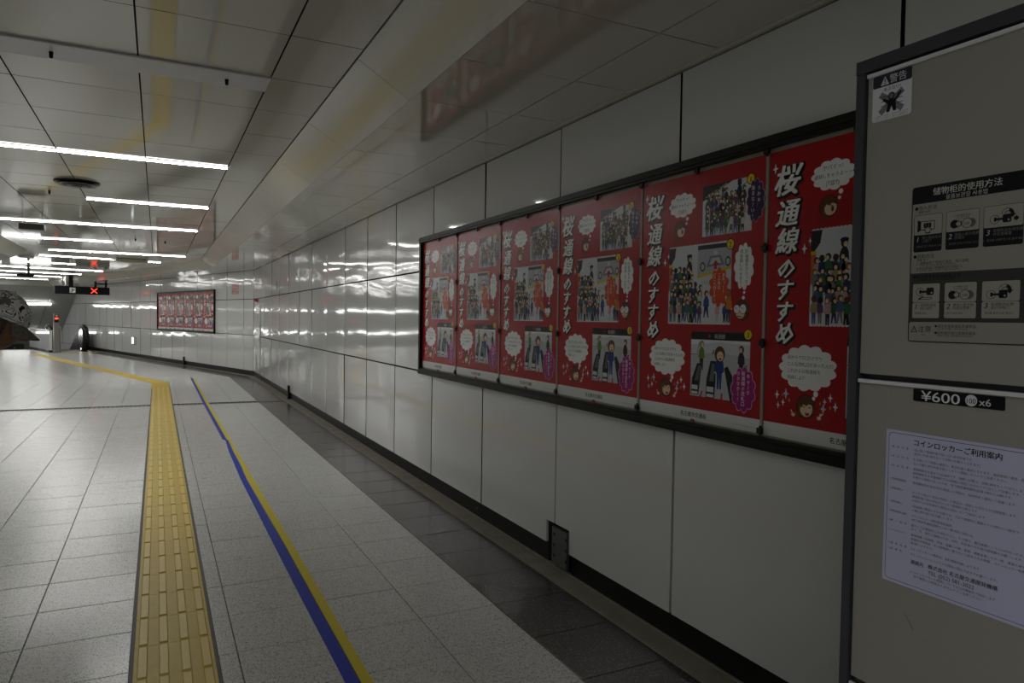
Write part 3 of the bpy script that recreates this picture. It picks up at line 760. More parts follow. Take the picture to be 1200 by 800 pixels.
def poster_board(S, y1, xf, label, plab):
    """y1 = far end of the inner frame opening; x = xf front"""
    n = 6; Wd = PPITCH*n+.012
    t = tag(empty('poster_board', loc(S, XW, y1, 0)), label, 'frame', 'poster boards on the tiled wall')
    d = XW-xf
    def part(name, m, *boxes):
        b = MB()
        for (x0, x1, ya, yb, z0, z1) in boxes: b.box(x0, x1, ya, yb, z0, z1, m)
        return b.build(name, t)
    zt, zb = 2.040, .985
    part('backing', BEIGEM, (-.018, -.004, -Wd, 0, zb, zt))
    part('top_rail', FRAMEM, (-d-.012, 0, -Wd-.035, .035, zt, zt+.042), (-d-.018, -d-.012, -Wd-.035, .035, zt+.012, zt+.030))
    part('bottom_rail', FRAMEM, (-d-.012, 0, -Wd-.035, .035, zb-.046, zb), (-d-.02, -d-.012, -Wd-.035, .035, zb-.034, zb-.012))
    part('side_rail', FRAMEM, (-d-.012, 0, 0, .035, zb-.046, zt+.042)); part('side_rail', FRAMEM, (-d-.012, 0, -Wd-.035, -Wd, zb-.046, zt+.042))
    for i in range(1, n):
        yc = -.006-PPITCH*i
        part('divider', BEIGEM, (-.026, -.018, yc-.006, yc+.006, zb+.002, zt-.002))
    for i in range(0, n+1):
        for z in (zt-.008, 1.68, 1.33, zb+.022):
            o = link('corner_clip', clip_me, t, Matrix.Translation((-.026, max(-Wd+.012, min(-.012, -.006-PPITCH*i)), z)) @ ONWALL)
    for i in range(n): link('corner_clip', clip_me, t, Matrix.Translation((-.026, -.006-PPITCH*(i+.5), zt-.008)) @ ONWALL); 
    for i in range(n):
        m = MB(); yc = -.006-PPITCH*(i+.5); m.box(-.028, -.018, yc-.008, yc+.008, zb+.004, zb+.016, mat('red_pin', (.30, .02, .02), .4)); m.build('pin', t)
    for i in range(n):
        p = tag(empty('poster', loc(S, XW-.0215-random.uniform(0, .002), y1-.006-PPITCH*i-.0095, 2.026+random.uniform(-.003, .003)) @ ONWALL @ Matrix.Rotation(random.uniform(-.003, .003), 4, 'Z')), plab[i], 'poster', 'red campaign posters')
        link('sheet', sheet_me, p); link('print', print_me, p)
pos = ['farthest of the six', 'second from the far end', 'third from the far end', 'fourth from the far end', 'second nearest the grey locker', 'partly hidden behind the grey locker']
poster_board(S1, 5.632, 1.985, 'long black poster frame on the near wall beside the grey coin locker', ['red cartoon poster on the near board, '+p for p in pos])
pos2 = ['first from the left', 'second from the left', 'third from the left', 'third from the right', 'second from the right', 'first from the right']
poster_board(S2, B0.y+6.86, 1.985, 'small looking black poster frame on the distant wall past the bend', ['tiny red poster on the distant board, '+p for p in pos2])

# ------------------------------------------------------------------ lamps on the sloping ceiling
def slope_light(al, x0, x1, label):
    y = YH+(al-16.83); z = ZS-SL*(y-YH)
    M = S2 @ Matrix.Translation(((x0+x1)/2, y, z)) @ Matrix.Rotation(-math.atan(SL), 4, 'X')
    t = tag(empty('ceiling_light', M), label, 'light', 'lamps on the sloping ceiling'); h = (x1-x0)/2
    b = MB(); b.box(-h, h, -.05, .05, -.03, 0, PLATE); b.build('lamp_plate', t)
    b = MB(); b.box(-h+.01, h-.01, -.035, .035, -.085, -.03, emit('slope_diffuser', TUBE_COL, 9.)); b.build('diffuser', t)
where = ['right', 'middle', 'left']
for j, (al, row) in enumerate(((18.0, 'upper'), (20.1, 'lower'))):
    for i in range(3):
        xr = XW-.77-1.66*i
        slope_light(al, xr-1.39, xr, '%s tube in the %s row on the sloping escalator ceiling' % (('right-hand', 'middle', 'left-hand')[i], row))

# ------------------------------------------------------------------ coin locker
XK = 1.40; KY0, KY1 = .585, 1.072
lk = tag(empty('coin_locker', loc(S1, XK, KY1, 0)), 'tall grey coin locker with dark frame and stuck-on notices, at the right edge', 'locker')
KW = KY1-KY0
def kp(name, m, *boxes, parent=None):
    b = MB()
    for (x0, x1, y0, y1, z0, z1) in boxes: b.box(x0, x1, y0, y1, z0, z1, m)
    return b.build(name, lk if parent is None else parent)
kp('body', LOCKD, (.02, .60, -KW, 0, .06, 1.985))
kp('plinth', BLACK, (.03, .58, -KW+.01, -.01, 0, .06))
kp('side_stile', LOCKD, (-.006, .02, -.021, 0, .06, 1.957)); kp('side_stile', LOCKD, (-.006, .02, -KW, -KW+.021, .06, 1.957))
kp('top_rail', LOCKD, (-.008, .02, -KW, 0, 1.957, 1.985))
zz = [(.075, .600), (.612, 1.283), (1.295, 1.951)]
for (z0, z1) in zz:
    bm = MB(); bm.box(.0, .018, -KW+.026, -.026, z0, z1, LOCK)
    d = bm.build('door', lk)
    kp('edge_trim', mat('silver_trim', (.86, .87, .90), .35, metal=.35), (-.006, .010, -KW+.026, -.026, z1-.008, z1), parent=d)
def kcanvas(name, c, yl, zt, M=None):
    o = c.build(name, lk); o.matrix_local = Matrix.Translation((-.0012, yl-KY1, zt)) @ ONWALL; return o
GR = (146, 144, 137); BK = (26, 27, 30); GD = (152, 150, 143)
# warning sticker
c = Canvas(.3, 0, .00008); W, H = .089, .098
c.rect(-.0015, -.0015, W+.0015, H+.0015, (176, 178, 182), 0, .006); c.rect(0, 0, W, H, (222, 224, 228), 1, .005); c.rect(0, 0, W, .026, (48, 50, 58), 2, .004)
c.poly([(.018, .023), (.028, .004), (.038, .023)], (200, 202, 205), 3); c.rect(.0268, .009, .0292, .017, (48, 50, 58), 4); c.rect(.0268, .0185, .0292, .021, (48, 50, 58), 4)
c.text('警告', .058, .0135, .020, (205, 207, 210), 3, .02); c.text('あぶない!', .045, .033, .0095, (40, 40, 44), 3, .01)
for (a, b_) in (((.018, .042), (.070, .082)), ((.070, .042), (.018, .082))): c.line([a, b_], .013, (128, 128, 132), 3)
for v in (.048, .058, .068): c.line([(.020, v), (.070, v)], .0015, (70, 70, 74), 4)
c.ell(.044, .050, .008, .008, BK, 5); c.ell(.044, .050, .0055, .0055, (110, 110, 114), 6)
c.poly([(.036, .057), (.052, .057), (.064, .043), (.067, .047), (.054, .064), (.056, .083), (.049, .083), (.045, .071), (.040, .083), (.033, .083), (.036, .066), (.024, .056), (.026, .051)], BK, 5)
c.text('とびのったり、よじのぼったり', .045, .0885, .0055, (60, 60, 64), 3); c.text('しないでください。たいへん危険です。', .045, .094, .0045, (60, 60, 64), 3)
kcanvas('warning_sticker', c, 1.034, 1.942)
# instruction panel
c = Canvas(.35, 0, .00008); W, H = .222, .316
c.rect(-.001, -.001, W+.001, H+.001, BK, 0, .006); c.rect(.001, .036, W-.001, .190, GR, 1); c.rect(0, 0, W, .037, BK, 1, .005)
c.text('储物柜的使用方法', W/2-.003, .0135, .0165, (205, 205, 200), 2, .012); c.text('물품보관함 사용법', W/2-.003, .0275, .0105, (185, 185, 180), 2, .015)
c.rect(.001, .034, W-.001, .274, GD, 2)
c.text('●存入方法', .006, .0435, .0095, BK, 3, .01, 'l'); c.text('물품 보관', .014, .0515, .0062, BK, 3, .02, 'l')
def card(u, v, w, h, num, t1, t2, ko, pic, dark):
    c.rect(u-.0008, v-.0008, u+w+.0008, v+h+.0008, BK, 4, .004); c.rect(u, v, u+w, v+h*.54, (160, 158, 151), 5, .003)
    tc = (120, 120, 116) if dark else BK
    if not dark: c.rect(u, v+h*.54+.0006, u+w, v+h, (160, 158, 151), 5, .003)
    c.text(num, u+.008, v+h*.66, .0145, (180, 180, 176) if dark else BK, 6, .02, 'c', .2)
    c.text(t1, u+.017, v+h*.625, .0066, tc, 6, .005, 'l'); c.text(t2, u+.017, v+h*.715, .0066, tc, 6, .005, 'l'); c.text(ko, u+.006, v+h*.86, .0050, tc, 6, .005, 'l')
    pic(u+w/2, v+h*.29)
def pic_in(u, v):
    c.poly([(u-.022, v-.012), (u-.016, v-.010), (u-.016, v+.010), (u-.022, v+.013)], BK, 6); c.rect(u-.016, v-.009, u+.014, v+.009, BK, 6); c.rect(u-.0145, v-.0075, u+.0125, v+.0075, (166, 164, 157), 7)
    c.rect(u-.009, v-.005, u+.007, v+.005, BK, 8, .002); c.line([(u-.004, v-.004), (u-.004, v+.004)], .001, (120, 120, 116), 9); c.line([(u+.002, v-.004), (u+.002, v+.004)], .001, (120, 120, 116), 9)
    arrow(u, v+.009, 0, BK, (166, 164, 157))
def arrow(u, v, ang, co, ci, k=1.):
    P = [(0, -.006), (.0075, .001), (.004, .001), (.004, .006), (-.004, .006), (-.004, .001), (-.0075, .001)]
    ca, sa = math.cos(ang), math.sin(ang)
    for (f, cc, L) in ((1.25, co, 10), (.9, ci, 11)): c.poly([(u+(p[0]*ca-p[1]*sa)*f*k, v+(p[0]*sa+p[1]*ca)*f*k) for p in P], cc, L)
def pic_coin(u, v):
    c.text('100円硬币专用', u, v-.012, .0045, BK, 6); c.text('100엔 동전 전용', u, v-.0075, .0042, BK, 6)
    c.ell(u-.015, v+.004, .0085, .0085, BK, 6); c.ell(u+.017, v+.004, .0085, .0085, (92, 92, 88), 6); c.ell(u+.009, v+.004, .0098, .0098, BK, 7, 18); c.ell(u+.009, v+.004, .0088, .0088, (160, 158, 151), 8, 18)
    c.text('100', u+.009, v+.0045, .0075, (70, 70, 68), 9, .01); arrow(u-.008, v+.004, -math.pi/2, BK, (166, 164, 157), .9)
def key(u, v, L=6):
    c.ell(u-.013, v, .0085, .0085, BK, L, 16); c.ell(u-.013, v, .0076, .0076, (160, 158, 151), L+1, 16); c.rect(u-.013, v-.002, u+.004, v+.002, BK, L+2); c.rect(u-.014, v-.004, u-.010, v+.004, BK, L+2)
    c.rect(u+.001, v-.008, u+.016, v+.007, BK, L+3, .003); c.ell(u+.0115, v+.0025, .002, .002, (166, 164, 157), L+4, 8)
def arc(u, v, L=12):
    P = [(math.cos(t), math.sin(t)) for t in [math.radians(a) for a in range(-175, 6, 20)]]
    c.poly([(u+.011*x, v+.011*y) for x, y in P]+[(u+.005*x, v+.005*y) for x, y in P[::-1]], BK, L)
    c.poly([(u+.010*x, v+.010*y) for x, y in P[:6]]+[(u+.006*x, v+.006*y) for x, y in P[:6][::-1]], (166, 164, 157), L+1)
    c.poly([(u+.002, v), (u+.014, v), (u+.008, v+.007)], BK, L+1)
def pic_turn(u, v): key(u-.002, v+.004); arc(u+.008, v-.004); arrow(u+.023, v+.005, math.pi/2, BK, BK, .6)
def pic_key(u, v): key(u, v-.004); c.poly([(u-.016, v+.010), (u-.006, v+.004), (u-.006, v+.007), (u+.012, v+.007), (u+.012, v+.012), (u-.016, v+.012)], BK, 6); c.poly([(u-.012, v+.0108), (u-.008, v+.008), (u+.011, v+.008), (u+.011, v+.0112)], (160, 158, 151), 7)
def pic_open(u, v): key(u-.004, v+.005); arc(u+.008, v-.003)
card(.006, .058, .057, .074, '1', '放入物品后关', '上柜门', '물품을 넣고 문을 닫으십시오.', pic_in, True)
card(.072, .058, .062, .074, '2', '请投入显示金额', '的硬币', '표시된 금액의 동전을 넣으십시오.', pic_coin, True)
card(.143, .058, .068, .074, '3', '将钥匙向右转后拔出', '并妥善保管', '열쇠를 시계방향으로 돌려 빼십시오.', pic_turn, True)
c.text('●提取方法', .006, .142, .0090, BK, 3, .01, 'l'); c.text('물품 찾기', .014, .149, .0060, BK, 3, .02, 'l')
c.text('1', .014, .157, .0085, BK, 3, .02, 'c', .2); c.text('请确认柜子号码无误后、插入钥匙。', .019, .1555, .0066, BK, 3, .008, 'l'); c.text('번호를 확인하시고 열쇠를 삽입하십시오.', .019, .1605, .0045, BK, 3, .008, 'l')
c.text('2', .014, .168, .0085, BK, 3, .02, 'c', .2); c.text('向左转动门锁钥匙后打开柜门。', .019, .1665, .0066, BK, 3, .008, 'l'); c.text('문을 열고 물품을 꺼내신 후 문을 닫으십시오.', .019, .1715, .0045, BK, 3, .008, 'l')
c.rect(.0, .176, W, .276, (62, 62, 62), 3); c.text('●超过基本金额的提取方法', .006, .1835, .0082, (20, 20, 20), 4, .01, 'l'); c.text('추가요금이 있는 경우의 물품 찾기', .014, .190, .0056, (20, 20, 20), 4, .01, 'l')
card(.007, .198, .056, .070, '1', '将钥匙直接', '插入锁孔', '열쇠를 삽입', pic_key, False); card(.073, .198, .061, .070, '2', '请投入显示出', '的追加金额', '추가 요금 투입', pic_coin, False); card(.144, .198, .066, .070, '3', '将钥匙向左转', '后打开柜门', '열쇠를 돌려 문을 엽니다', pic_open, False)
c.rect(.001, .276, W-.001, H-.001, GD, 4, .004)
c.poly([(.005, .297), (.012, .283), (.019, .297)], BK, 5); c.poly([(.0075, .2958), (.012, .2865), (.0165, .2958)], GD, 6); c.rect(.0114, .289, .0126, .293, BK, 7)
c.text('注意', .034, .2905, .0145, BK, 5, .008); c.text('주의', .032, .302, .0048, BK, 5)
c.text('●请勿存放现金及贵重物品。', .055, .284, .0068, BK, 5, .01, 'l'); c.text('현금 및 귀중품은 넣지 마십시오.', .060, .2895, .0046, BK, 5, .008, 'l'); c.text('●如有疑问请与管理处联系。', .055, .2975, .0068, BK, 5, .01, 'l'); c.text('자세한 사항은 관리실로 문의하십시오.', .060, .303, .0046, BK, 5, .008, 'l')
kcanvas('instruction_panel', c, .935, 1.686)
# price label
c = Canvas(.3, 0, .00008); c.rect(0, 0, .177, .0255, (18, 19, 22), 0, .003)
c.fit('¥600', .0165, .0130, .078, .0285, (225, 227, 229), 1, .014); c.ell(.116, .0128, .0112, .0112, (214, 216, 220), 1, 24); c.fit('100', .1075, .0135, .017, .0135, (34, 34, 38), 2, .012); c.fit('x6', .1305, .0135, .0215, .0195, (214, 216, 220), 1, .012)
kcanvas('price_label', c, .920, 1.2725)
# notice sheet
c = Canvas(.45, 0, .00008); W, H = .370, .325; NB = (196, 199, 228); NI = (38, 39, 50)
c.rect(0, 0, W, H, NB, 0); c.rect(.006, .006, W-.006, H-.006, NI, 1, .009); c.rect(.0070, .0070, W-.0070, H-.0070, NB, 2, .0083)
c.text('コインロッカーご利用案内', .062, .0205, .0145, (14, 14, 20), 3, .035, 'l')
N = [('1.使　用　料　金', ['1日(1回)の使用料金は投入口の表示料金です。', '(翌日の午前1時をもって日数の切替えとなります)']), ('2.追　加　料　金', ['引き続いてご使用の場合は、表示料金の追加となります。継続使用の場合、超過', '込んだ後に表示料金を投入しないと開錠しないのでご注意ください。']),
     ('3.使　用　期　間', ['使用開始日を含めて3日以内です。時間の計算は、深夜1時をもって1日とします。', '使用開始および使用終了日は時間の長短にかかわらず1日として計算します。', 'お客から荷物の出し入れは、地下鉄営業時間内(始発 5時から24時)です。']), ('4.使用期間経過', ['使用開始日を含め3日を経過した物品は、当社所定の場所にて保管します。', '']),
     ('5.保管荷物の', ['ロッカー内より当社が回収した物品は、回収した日から30日間保管します。', '保管料金(1日500円)はロッカー使用料と同じです。', '30日から30日を過ぎた物品は当社において処分します。']), ('6.保管荷物の', ['4日以降の物品のお引き取りは、下記の連絡先に連絡のうえ9時から17時まで', 'の間に受け取りをお願いします。']), ('7.保管荷物引渡所', ['コインロッカー保管荷物取扱所', '(地下鉄伏見通線国際センター駅 改札口西50m)']),
     ('8.鍵　の　紛　失', ['直ちに下記連絡先にお申出下さい。その際は、鍵交換費として1,500円をいただき', 'ます。又、毎日の連絡のため、住所、氏名等の分る身分証明書をお願いします。']), ('9.コインロッカー', ['爆発物等の危険物、死体・盗難の刃物、動物・腐敗変質しやすい物・異臭を発する', '貴重及び美術品・その他保管に適さないと認められる物等、コインロッカー使用約', '第2条によるもの。']), ('10.適　用　約　款', ['コインロッカーの使用は、当社使用約款によります。']), ('11.連　絡　先', ['コインロッカーについてのお問合せ等は下記までお願いします。'])]
v = .0355
for (hd, ls) in N:
    c.text(hd, .012, v, .0052, NI, 3, .0, 'l')
    for t in ls:
        if t: c.text(t, .062, v, .0060, NI, 3, .0, 'l')
        v += .0083
    v += .0035
c.text('連絡先', .063, v+.0035, .0095, (14, 14, 20), 3, .03, 'l'); c.text('株式会社 名古屋交通開発機構', .100, v+.0025, .0100, (14, 14, 20), 3, .03, 'l'); c.text('TEL (052) 581-3022', .100, v+.0145, .0112, (14, 14, 20), 3, .015, 'l')
c.text('※ コインロッカーの故障については上記連絡先で対応します。', .063, v+.0245, .0062, NI, 3, 0, 'l'); c.text('地下鉄駅には係員おりませんのでご注意ください。', .070, v+.0325, .0062, NI, 3, 0, 'l')
kcanvas('notice_sheet', c, .977, 1.181)
b = MB(); b.prism_to([(-.0004, .925-KY1, .800), (-.0004, .9255-KY1, .8005), (-.0004, .905-KY1, .772), (-.0004, .9045-KY1, .7725)], (.0004, 0, 0), BLACK); b.build('scratch', lk)

# ------------------------------------------------------------------ small wall and ceiling fittings
def fitting(name, S, x, y, z, label, cat, group=None): return tag(empty(name, loc(S, x, y, z)), label, cat, group)
def bx(parent, name, m, *boxes):
    b = MB()
    for q in boxes: b.box(*q, m)
    return b.build(name, parent)
# flood board bracket in its notch
t = fitting('flood_board_bracket', S1, XW, 3.265, .03, 'dark drilled steel plate in a notch at the foot of the near wall', 'bracket', 'flood board brackets')
bx(t, 'plate', mat('bracket_steel', (.11, .11, .11), .4, metal=.4), (-.012, .006, .006, .165, 0, .205)); bx(t, 'channel', DARKGAP, (.012, .03, .165, .245, 0, .215))
m = MB()
for y in (.138, .012):
    for z in (.165, .105, .045): m.cyl((-.0135, y, z), (-.010, y, z), .009, BLACK, n=10)
m.build('hole', t)
for (S, y, lb) in ((S1, 12.385, 'black stub bracket at the skirting of the near wall, by the drain'), (S2, B0.y+4.62, 'black stub bracket at the skirting under the distant poster board')):
    t = fitting('flood_board_bracket', S, XW, y, 0, lb, 'bracket', 'flood board brackets')
    bx(t, 'post', BLACK, (-.035, .02, -.035, .035, .004, .225)); bx(t, 'cap', DSTEEL, (-.04, .02, -.04, .04, .225, .235))
# round ceiling vent
t = fitting('round_vent', S1, -.68, 7.87, ZC, 'black round air vent in the ceiling near the short lit tube', 'vent')
m = MB(); m.cyl((0, 0, -.012), (0, 0, .0), .19, BLACK, .19, 32); m.build('rim', t)
for i, r in enumerate((.165, .125, .085, .045)):
    m = MB(); m.cyl((0, 0, -.03-.005*i), (0, 0, -.012-.004*i), r, DSTEEL if i % 2 == 0 else BLACK, r*.8, 28); m.build('cone', t)
# knobs on the unlit lamp strip
plate = [o for o in bpy.data.objects if o.name.startswith('ceiling_light') and 'unlit' in o.get('label', '')][0]
for x in (-.45, .325):
    m = MB(); px = x-(XC+XA)/2; m.cyl((px, .12, -.034), (px, .12, -.010), .008, BLACK, .010, 12); m.ball((px, .12, -.034), .0085, BLACK); m.build('knob', plate)
kn = MB(); kn.cyl((0, 0, -.03), (0, 0, 0), .010, BLACK, .013, 10); kn.ball((0, 0, -.03), .011, BLACK, nu=8, nv=6); kn = kn.mesh('hook')
for (S, x, y, lb) in ((S1, -.98, 8.55, 'small black hook on the ceiling left of the short lit tube'), (S1, -.32, 13.2, 'small black hook on the ceiling ahead of the bend, left one'), (S1, .12, 13.35, 'small black hook on the ceiling ahead of the bend, right one')):
    o = link('ceiling_hook', kn, None, loc(S, x, y, ZC)); tag(o, lb, 'hook', 'ceiling hooks')
# hung speaker box, camera, beige box
t = fitting('speaker_box', S1, -1.36, 10.35, ZC, 'small dark box hung under the ceiling on a wire bracket, far left', 'speaker')
bx(t, 'box', mat('dark_olive', (.06, .058, .05), .4), (-.13, .13, -.10, .10, -.24, -.17)); bx(t, 'bracket', STEEL, (.10, .108, -.01, .01, -.17, 0), (-.108, -.10, -.01, .01, -.17, 0))
t = fitting('security_camera', S2, XW-3.37, B0.y+6.5, ZC, 'dark security camera hanging from the ceiling past the bend', 'camera')
m = MB(); m.cyl((0, 0, -.2), (0, 0, 0), .03, DSTEEL, n=10); m.cyl((0, 0, -.012), (0, 0, 0), .07, DSTEEL, n=14); m.build('stem', t)
m = MB(); m.box(-.20, .12, -.05, .05, -.29, -.20, BLACK); m.build('housing', t)
m = MB(); m.cyl((-.2, 0, -.245), (-.26, 0, -.25), .035, BLACK, .03, 12); m.build('lens', t)
t = fitting('ceiling_box', S2, XW-2.27, B0.y+1.35, ZC, 'flat beige box on the ceiling just past the bend', 'box')
bx(t, 'box', mat('beige_box', (.40, .37, .27), .4), (-.33, .33, -.14, .14, -.07, -.012)); bx(t, 'collar', DSTEEL, (-.30, .30, -.11, .11, -.012, 0))
# fire bell lamp and hydrant cabinet at the corner
t = fitting('hydrant_cabinet', S1, XW, 16.55, .13, 'tall flush white hydrant cabinet door at the wall corner', 'cabinet')
bx(t, 'door', mat('cabinet_white', (.60, .60, .58), .2), (-.014, -.0062, -.36, .36, 0, 1.52)); bx(t, 'label_strip', DSTEEL, (-.016, -.014, .20, .25, .12, .40)); bx(t, 'handle', STEEL, (-.022, -.014, -.30, -.26, .72, .86)); bx(t, 'name_plate', DSTEEL, (-.016, -.014, .05, .09, 1.20, 1.36))
t = fitting('fire_alarm_lamp', S1, XW, 16.55, 1.76, 'red alarm lamp on the wall at the corner, above the white cabinet', 'lamp')
m = MB(); m.cyl((-.02, 0, 0), (.0, 0, 0), .055, STEEL, n=18); m.build('base', t)
m = MB(); m.cyl((-.07, 0, 0), (-.02, 0, 0), .028, mat('red_glass', (.5, .02, .02), .1), .042, 16); m.ball((-.07, 0, 0), .028, MATS['red_glass']); m.build('lens', t)
o = bx(None, 'call_plate', DSTEEL, (-.006, .0, -.02, .02, 0, .16)); o.matrix_world = loc(S1, XW-.002, 13.9, 1.92); tag(o, 'small dark vertical plate on the upper wall row near the corner', 'plate')
# red signs
for (z0, z1, lb, tt) in ((2.075, 2.195, 'upper small red sign on the wall near the corner', '消火栓'), (1.94, 2.055, 'lower small red sign on the wall near the corner', '消火器')):
    t = fitting('fire_sign', S2, XW, B0.y+1.27, z1, lb, 'sign', 'red fire signs')
    bx(t, 'plate', mat('sign_red', (.36, .02, .02), .3), (-.006, 0, -.40, 0, -(z1-z0), 0))
    c = Canvas(.3, 0, .0002); c.text(tt, .13, .038, .062, (214, 190, 186), 1, .02); c.line([(.24, .03), (.38, .03)], .02, (214, 190, 186), 1); c.line([(.03, .085), (.37, .085)], .022, (205, 180, 176), 1)
    o = c.build('lettering', t); o.matrix_local = Matrix.Translation((-.0065, 0, 0)) @ ONWALL
# lit guide light low on the wall
t = fitting('guide_light', S2, XW, B0.y+9.35, .54, 'small lit white guide light set low on the distant wall', 'light')
bx(t, 'frame', STEEL, (-.02, 0, -.24, .24, -.13, .13)); bx(t, 'lit_panel', emit('guide_white', (.8, 1., .92), 1.6), (-.024, -.02, .02, .22, -.11, .11)); bx(t, 'panel', mat('guide_grey', (.35, .36, .34), .3), (-.023, -.02, -.22, .0, -.11, .11))
# hanging indicator sign with the red cross
SY = B0.y+11.0; sx0, sx1 = XW-1.94, XW-.34
t = fitting('indicator_sign', S2, (sx0+sx1)/2, SY, 2.05, 'black hanging indicator sign with a red lit cross and white symbol', 'sign')
hw = (sx1-sx0)/2
bx(t, 'housing', BLACK, (-hw, hw, -.06, .06, 0, .26)); bx(t, 'end_cap', DSTEEL, (-hw-.012, -hw, -.062, .062, -.002, .262), )
c = Canvas(.3, 0, .0002); c.rect(0, 0, .17, .17, (232, 234, 234), 1); c.poly([(.02, .13), (.06, .13), (.11, .06), (.15, .06), (.15, .078), (.118, .078), (.07, .148), (.02, .148)], (30, 30, 34), 2); c.ell(.075, .05, .016, .016, (30, 30, 34), 2); c.rect(.062, .068, .09, .105, (30, 30, 34), 2)
FACE = Matrix(((1, 0, 0, 0), (0, 0, -1, 0), (0, 1, 0, 0), (0, 0, 0, 1)))          # u -> +x, v up -> z, out -> -y
o = c.build('escalator_symbol', t); o.matrix_local = Matrix.Translation((-hw+.41, -.061, .215)) @ FACE
m = MB()
for sgn in (1, -1):
    for k in range(11):
        a = (k-5)/5*.085; m.box(-.011+a, .011+a, -.066, -.060, .13+sgn*a*.9-.011, .13+sgn*a*.9+.011, REDLED)
o = m.build('red_cross', t); o.location = (hw-.47, 0, 0)
m = MB(); m.cyl((hw-.45+.03, 0, .26), (hw-.45+.03, 0, .60), .035, BLACK, n=12); m.cyl((hw-.1, 0, .26), (hw-.1, 0, .44), .035, BLACK, n=12); m.box(hw-.45, hw-.05, -.05, .05, .36, .40, BLACK); m.build('hanger', t)
m = MB(); m.cyl((-hw+.30, 0, .26), (-hw+.30, 0, .60), .11, mat('chrome', (.75, .75, .75), .08, metal=1.), n=20); m.build('chrome_post', t)
m = MB(); m.cyl((-hw+.45, .06, .26), (-hw+.45, .06, .60), .09, BLACK, n=16); m.build('black_post', t)
# low hanging sign over the stairs
y = B0.y+21.; t = fitting('hanging_sign', S2, XW-1.8, y, -.19, 'black sign hung low over the stairs, under the cap of the passer-by', 'sign')
bx(t, 'board', BLACK, (-.62, .55, -.05, .05, 0, .22)); bx(t, 'hanger', BLACK, (-.06, .06, -.03, .03, .22, .30))

# ------------------------------------------------------------------ escalator, stairs, post, parapet
es = tag(empty('escalator', loc(S2, XW-.95, B0.y+14.2, 0)), 'descending escalator at the far end with a silver balustrade and black handrail', 'escalator')
def balustrade(dx, name):
    rad = .46; prof = [(.46+rad*math.cos(math.radians(90+180*i/14)), .47+rad*math.sin(math.radians(90+180*i/14))) for i in range(15)]
    run = [(.62, .90)]+[(.62+1.0*i, .90-SL*1.0*i) for i in range(1, 6)]
    low = [(p[0], p[1]-1.25) for p in run[::-1][:-1]]+[(1.35, .0)]
    P = run+low+[(.46, .01)]+prof[::-1][1:]
    m = MB(); m.prism_to([(dx-.10, y, z) for y, z in P], (.20, 0, 0), BLACK); o = m.build('balustrade', es)
    Q = [(.42+.33*math.cos(2*math.pi*i/24)-.06*math.sin(2*math.pi*i/24), .50+.36*math.sin(2*math.pi*i/24)) for i in range(24)]
    sv = mat('satin_silver', (.70, .70, .72), .2, metal=.9)
    m = MB(); m.prism_to([(dx-.108, y, z) for y, z in Q], (.01, 0, 0), sv); m.prism_to([(dx+.098, y, z) for y, z in Q], (.01, 0, 0), sv); m.build('side_panel', o)
    hr = prof[::-1]+run
    m = MB()
    for (a, b_) in zip(hr, hr[1:]): m.cyl((dx, a[0], a[1]), (dx, b_[0], b_[1]), .075, RUBBER, n=10)
    m.build('handrail', o)
    m = MB(); m.cyl((dx-.115, .36, .07), (dx-.10, .36, .07), .035, emit('sensor_white', (1, 1, 1), 2.), n=10); m.build('sensor_lamp', o)
balustrade(.62, 'right'); balustrade(-.52, 'left')
b = MB(); b.box(-.42, .52, .45, 1.02, .0, .012, mat('comb_steel', (.35, .35, .35), .35, metal=.9)); b.build('comb_plate', es)
for i in range(9):
    m = MB(); m.box(-.42, .52, 1.03+.4*i, 1.45+.4*i, -.23*(i+1)-.23, -.23*(i+1)+.22*0, mat('step_grey', (.12, .12, .12), .5, metal=.5)); m.build('step', es)
stt = MB()
st = struct(bpy.data.objects.new('floor_stairs', None)); col.objects.link(st); st.matrix_world = S2
for i in range(14):
    m = MB(); m.box(XL, XW-1.75, END2+.3*i, END2+.3*(i+1)+.02, -.165*(i+1)-.3, -.165*(i+1), TILE); m.build('stair_step', st)
t = fitting('sensor_post', S2, XW-1.51, B0.y+13.0, 0, 'slim steel post with a red lit indicator at the escalator entrance', 'post')
bx(t, 'post', mat('post_steel', (.32, .31, .28), .3, metal=.8), (-.10, .06, -.06, .06, 0, 1.40)); bx(t, 'window', BLACK, (-.085, .045, -.064, -.06, 1.08, 1.36)); bx(t, 'red_indicator', REDLED, (-.07, .03, -.068, -.064, 1.19, 1.25)); bx(t, 'white_label', mat('label_white', (.6, .6, .6), .4), (-.05, .02, -.067, -.064, 1.29, 1.34))
m = MB(); m.cyl((.11, 0, 0), (.11, 0, .92), .022, STEEL, n=12); m.cyl((.11, 0, .92), (.02, 0, .98), .022, STEEL, n=12); m.cyl((.11, 0, .16), (.02, 0, .16), .022, STEEL, n=12); m.build('guard_rail', t)
t = fitting('parapet', S2, XW-1.63, B0.y+13.3, 0, 'low white panelled parapet beside the escalator, behind the steel post', 'wall')
for k in range(4): bx(t, 'panel', ENAMEL, (-.05, .05, .06+.9*k+.004, .06+.9*(k+1)-.004, .08, .80))
bx(t, 'skirting', BASEM, (-.055, .055, .06, 3.66, 0, .08)); bx(t, 'coping', STEEL, (-.055, .055, .05, 3.67, .80, .815))
bx(t, 'sloping_end', mat('slope_end', (.4, .4, .38), .4), (-.05, .05, 3.66, 3.7, 0, .8))

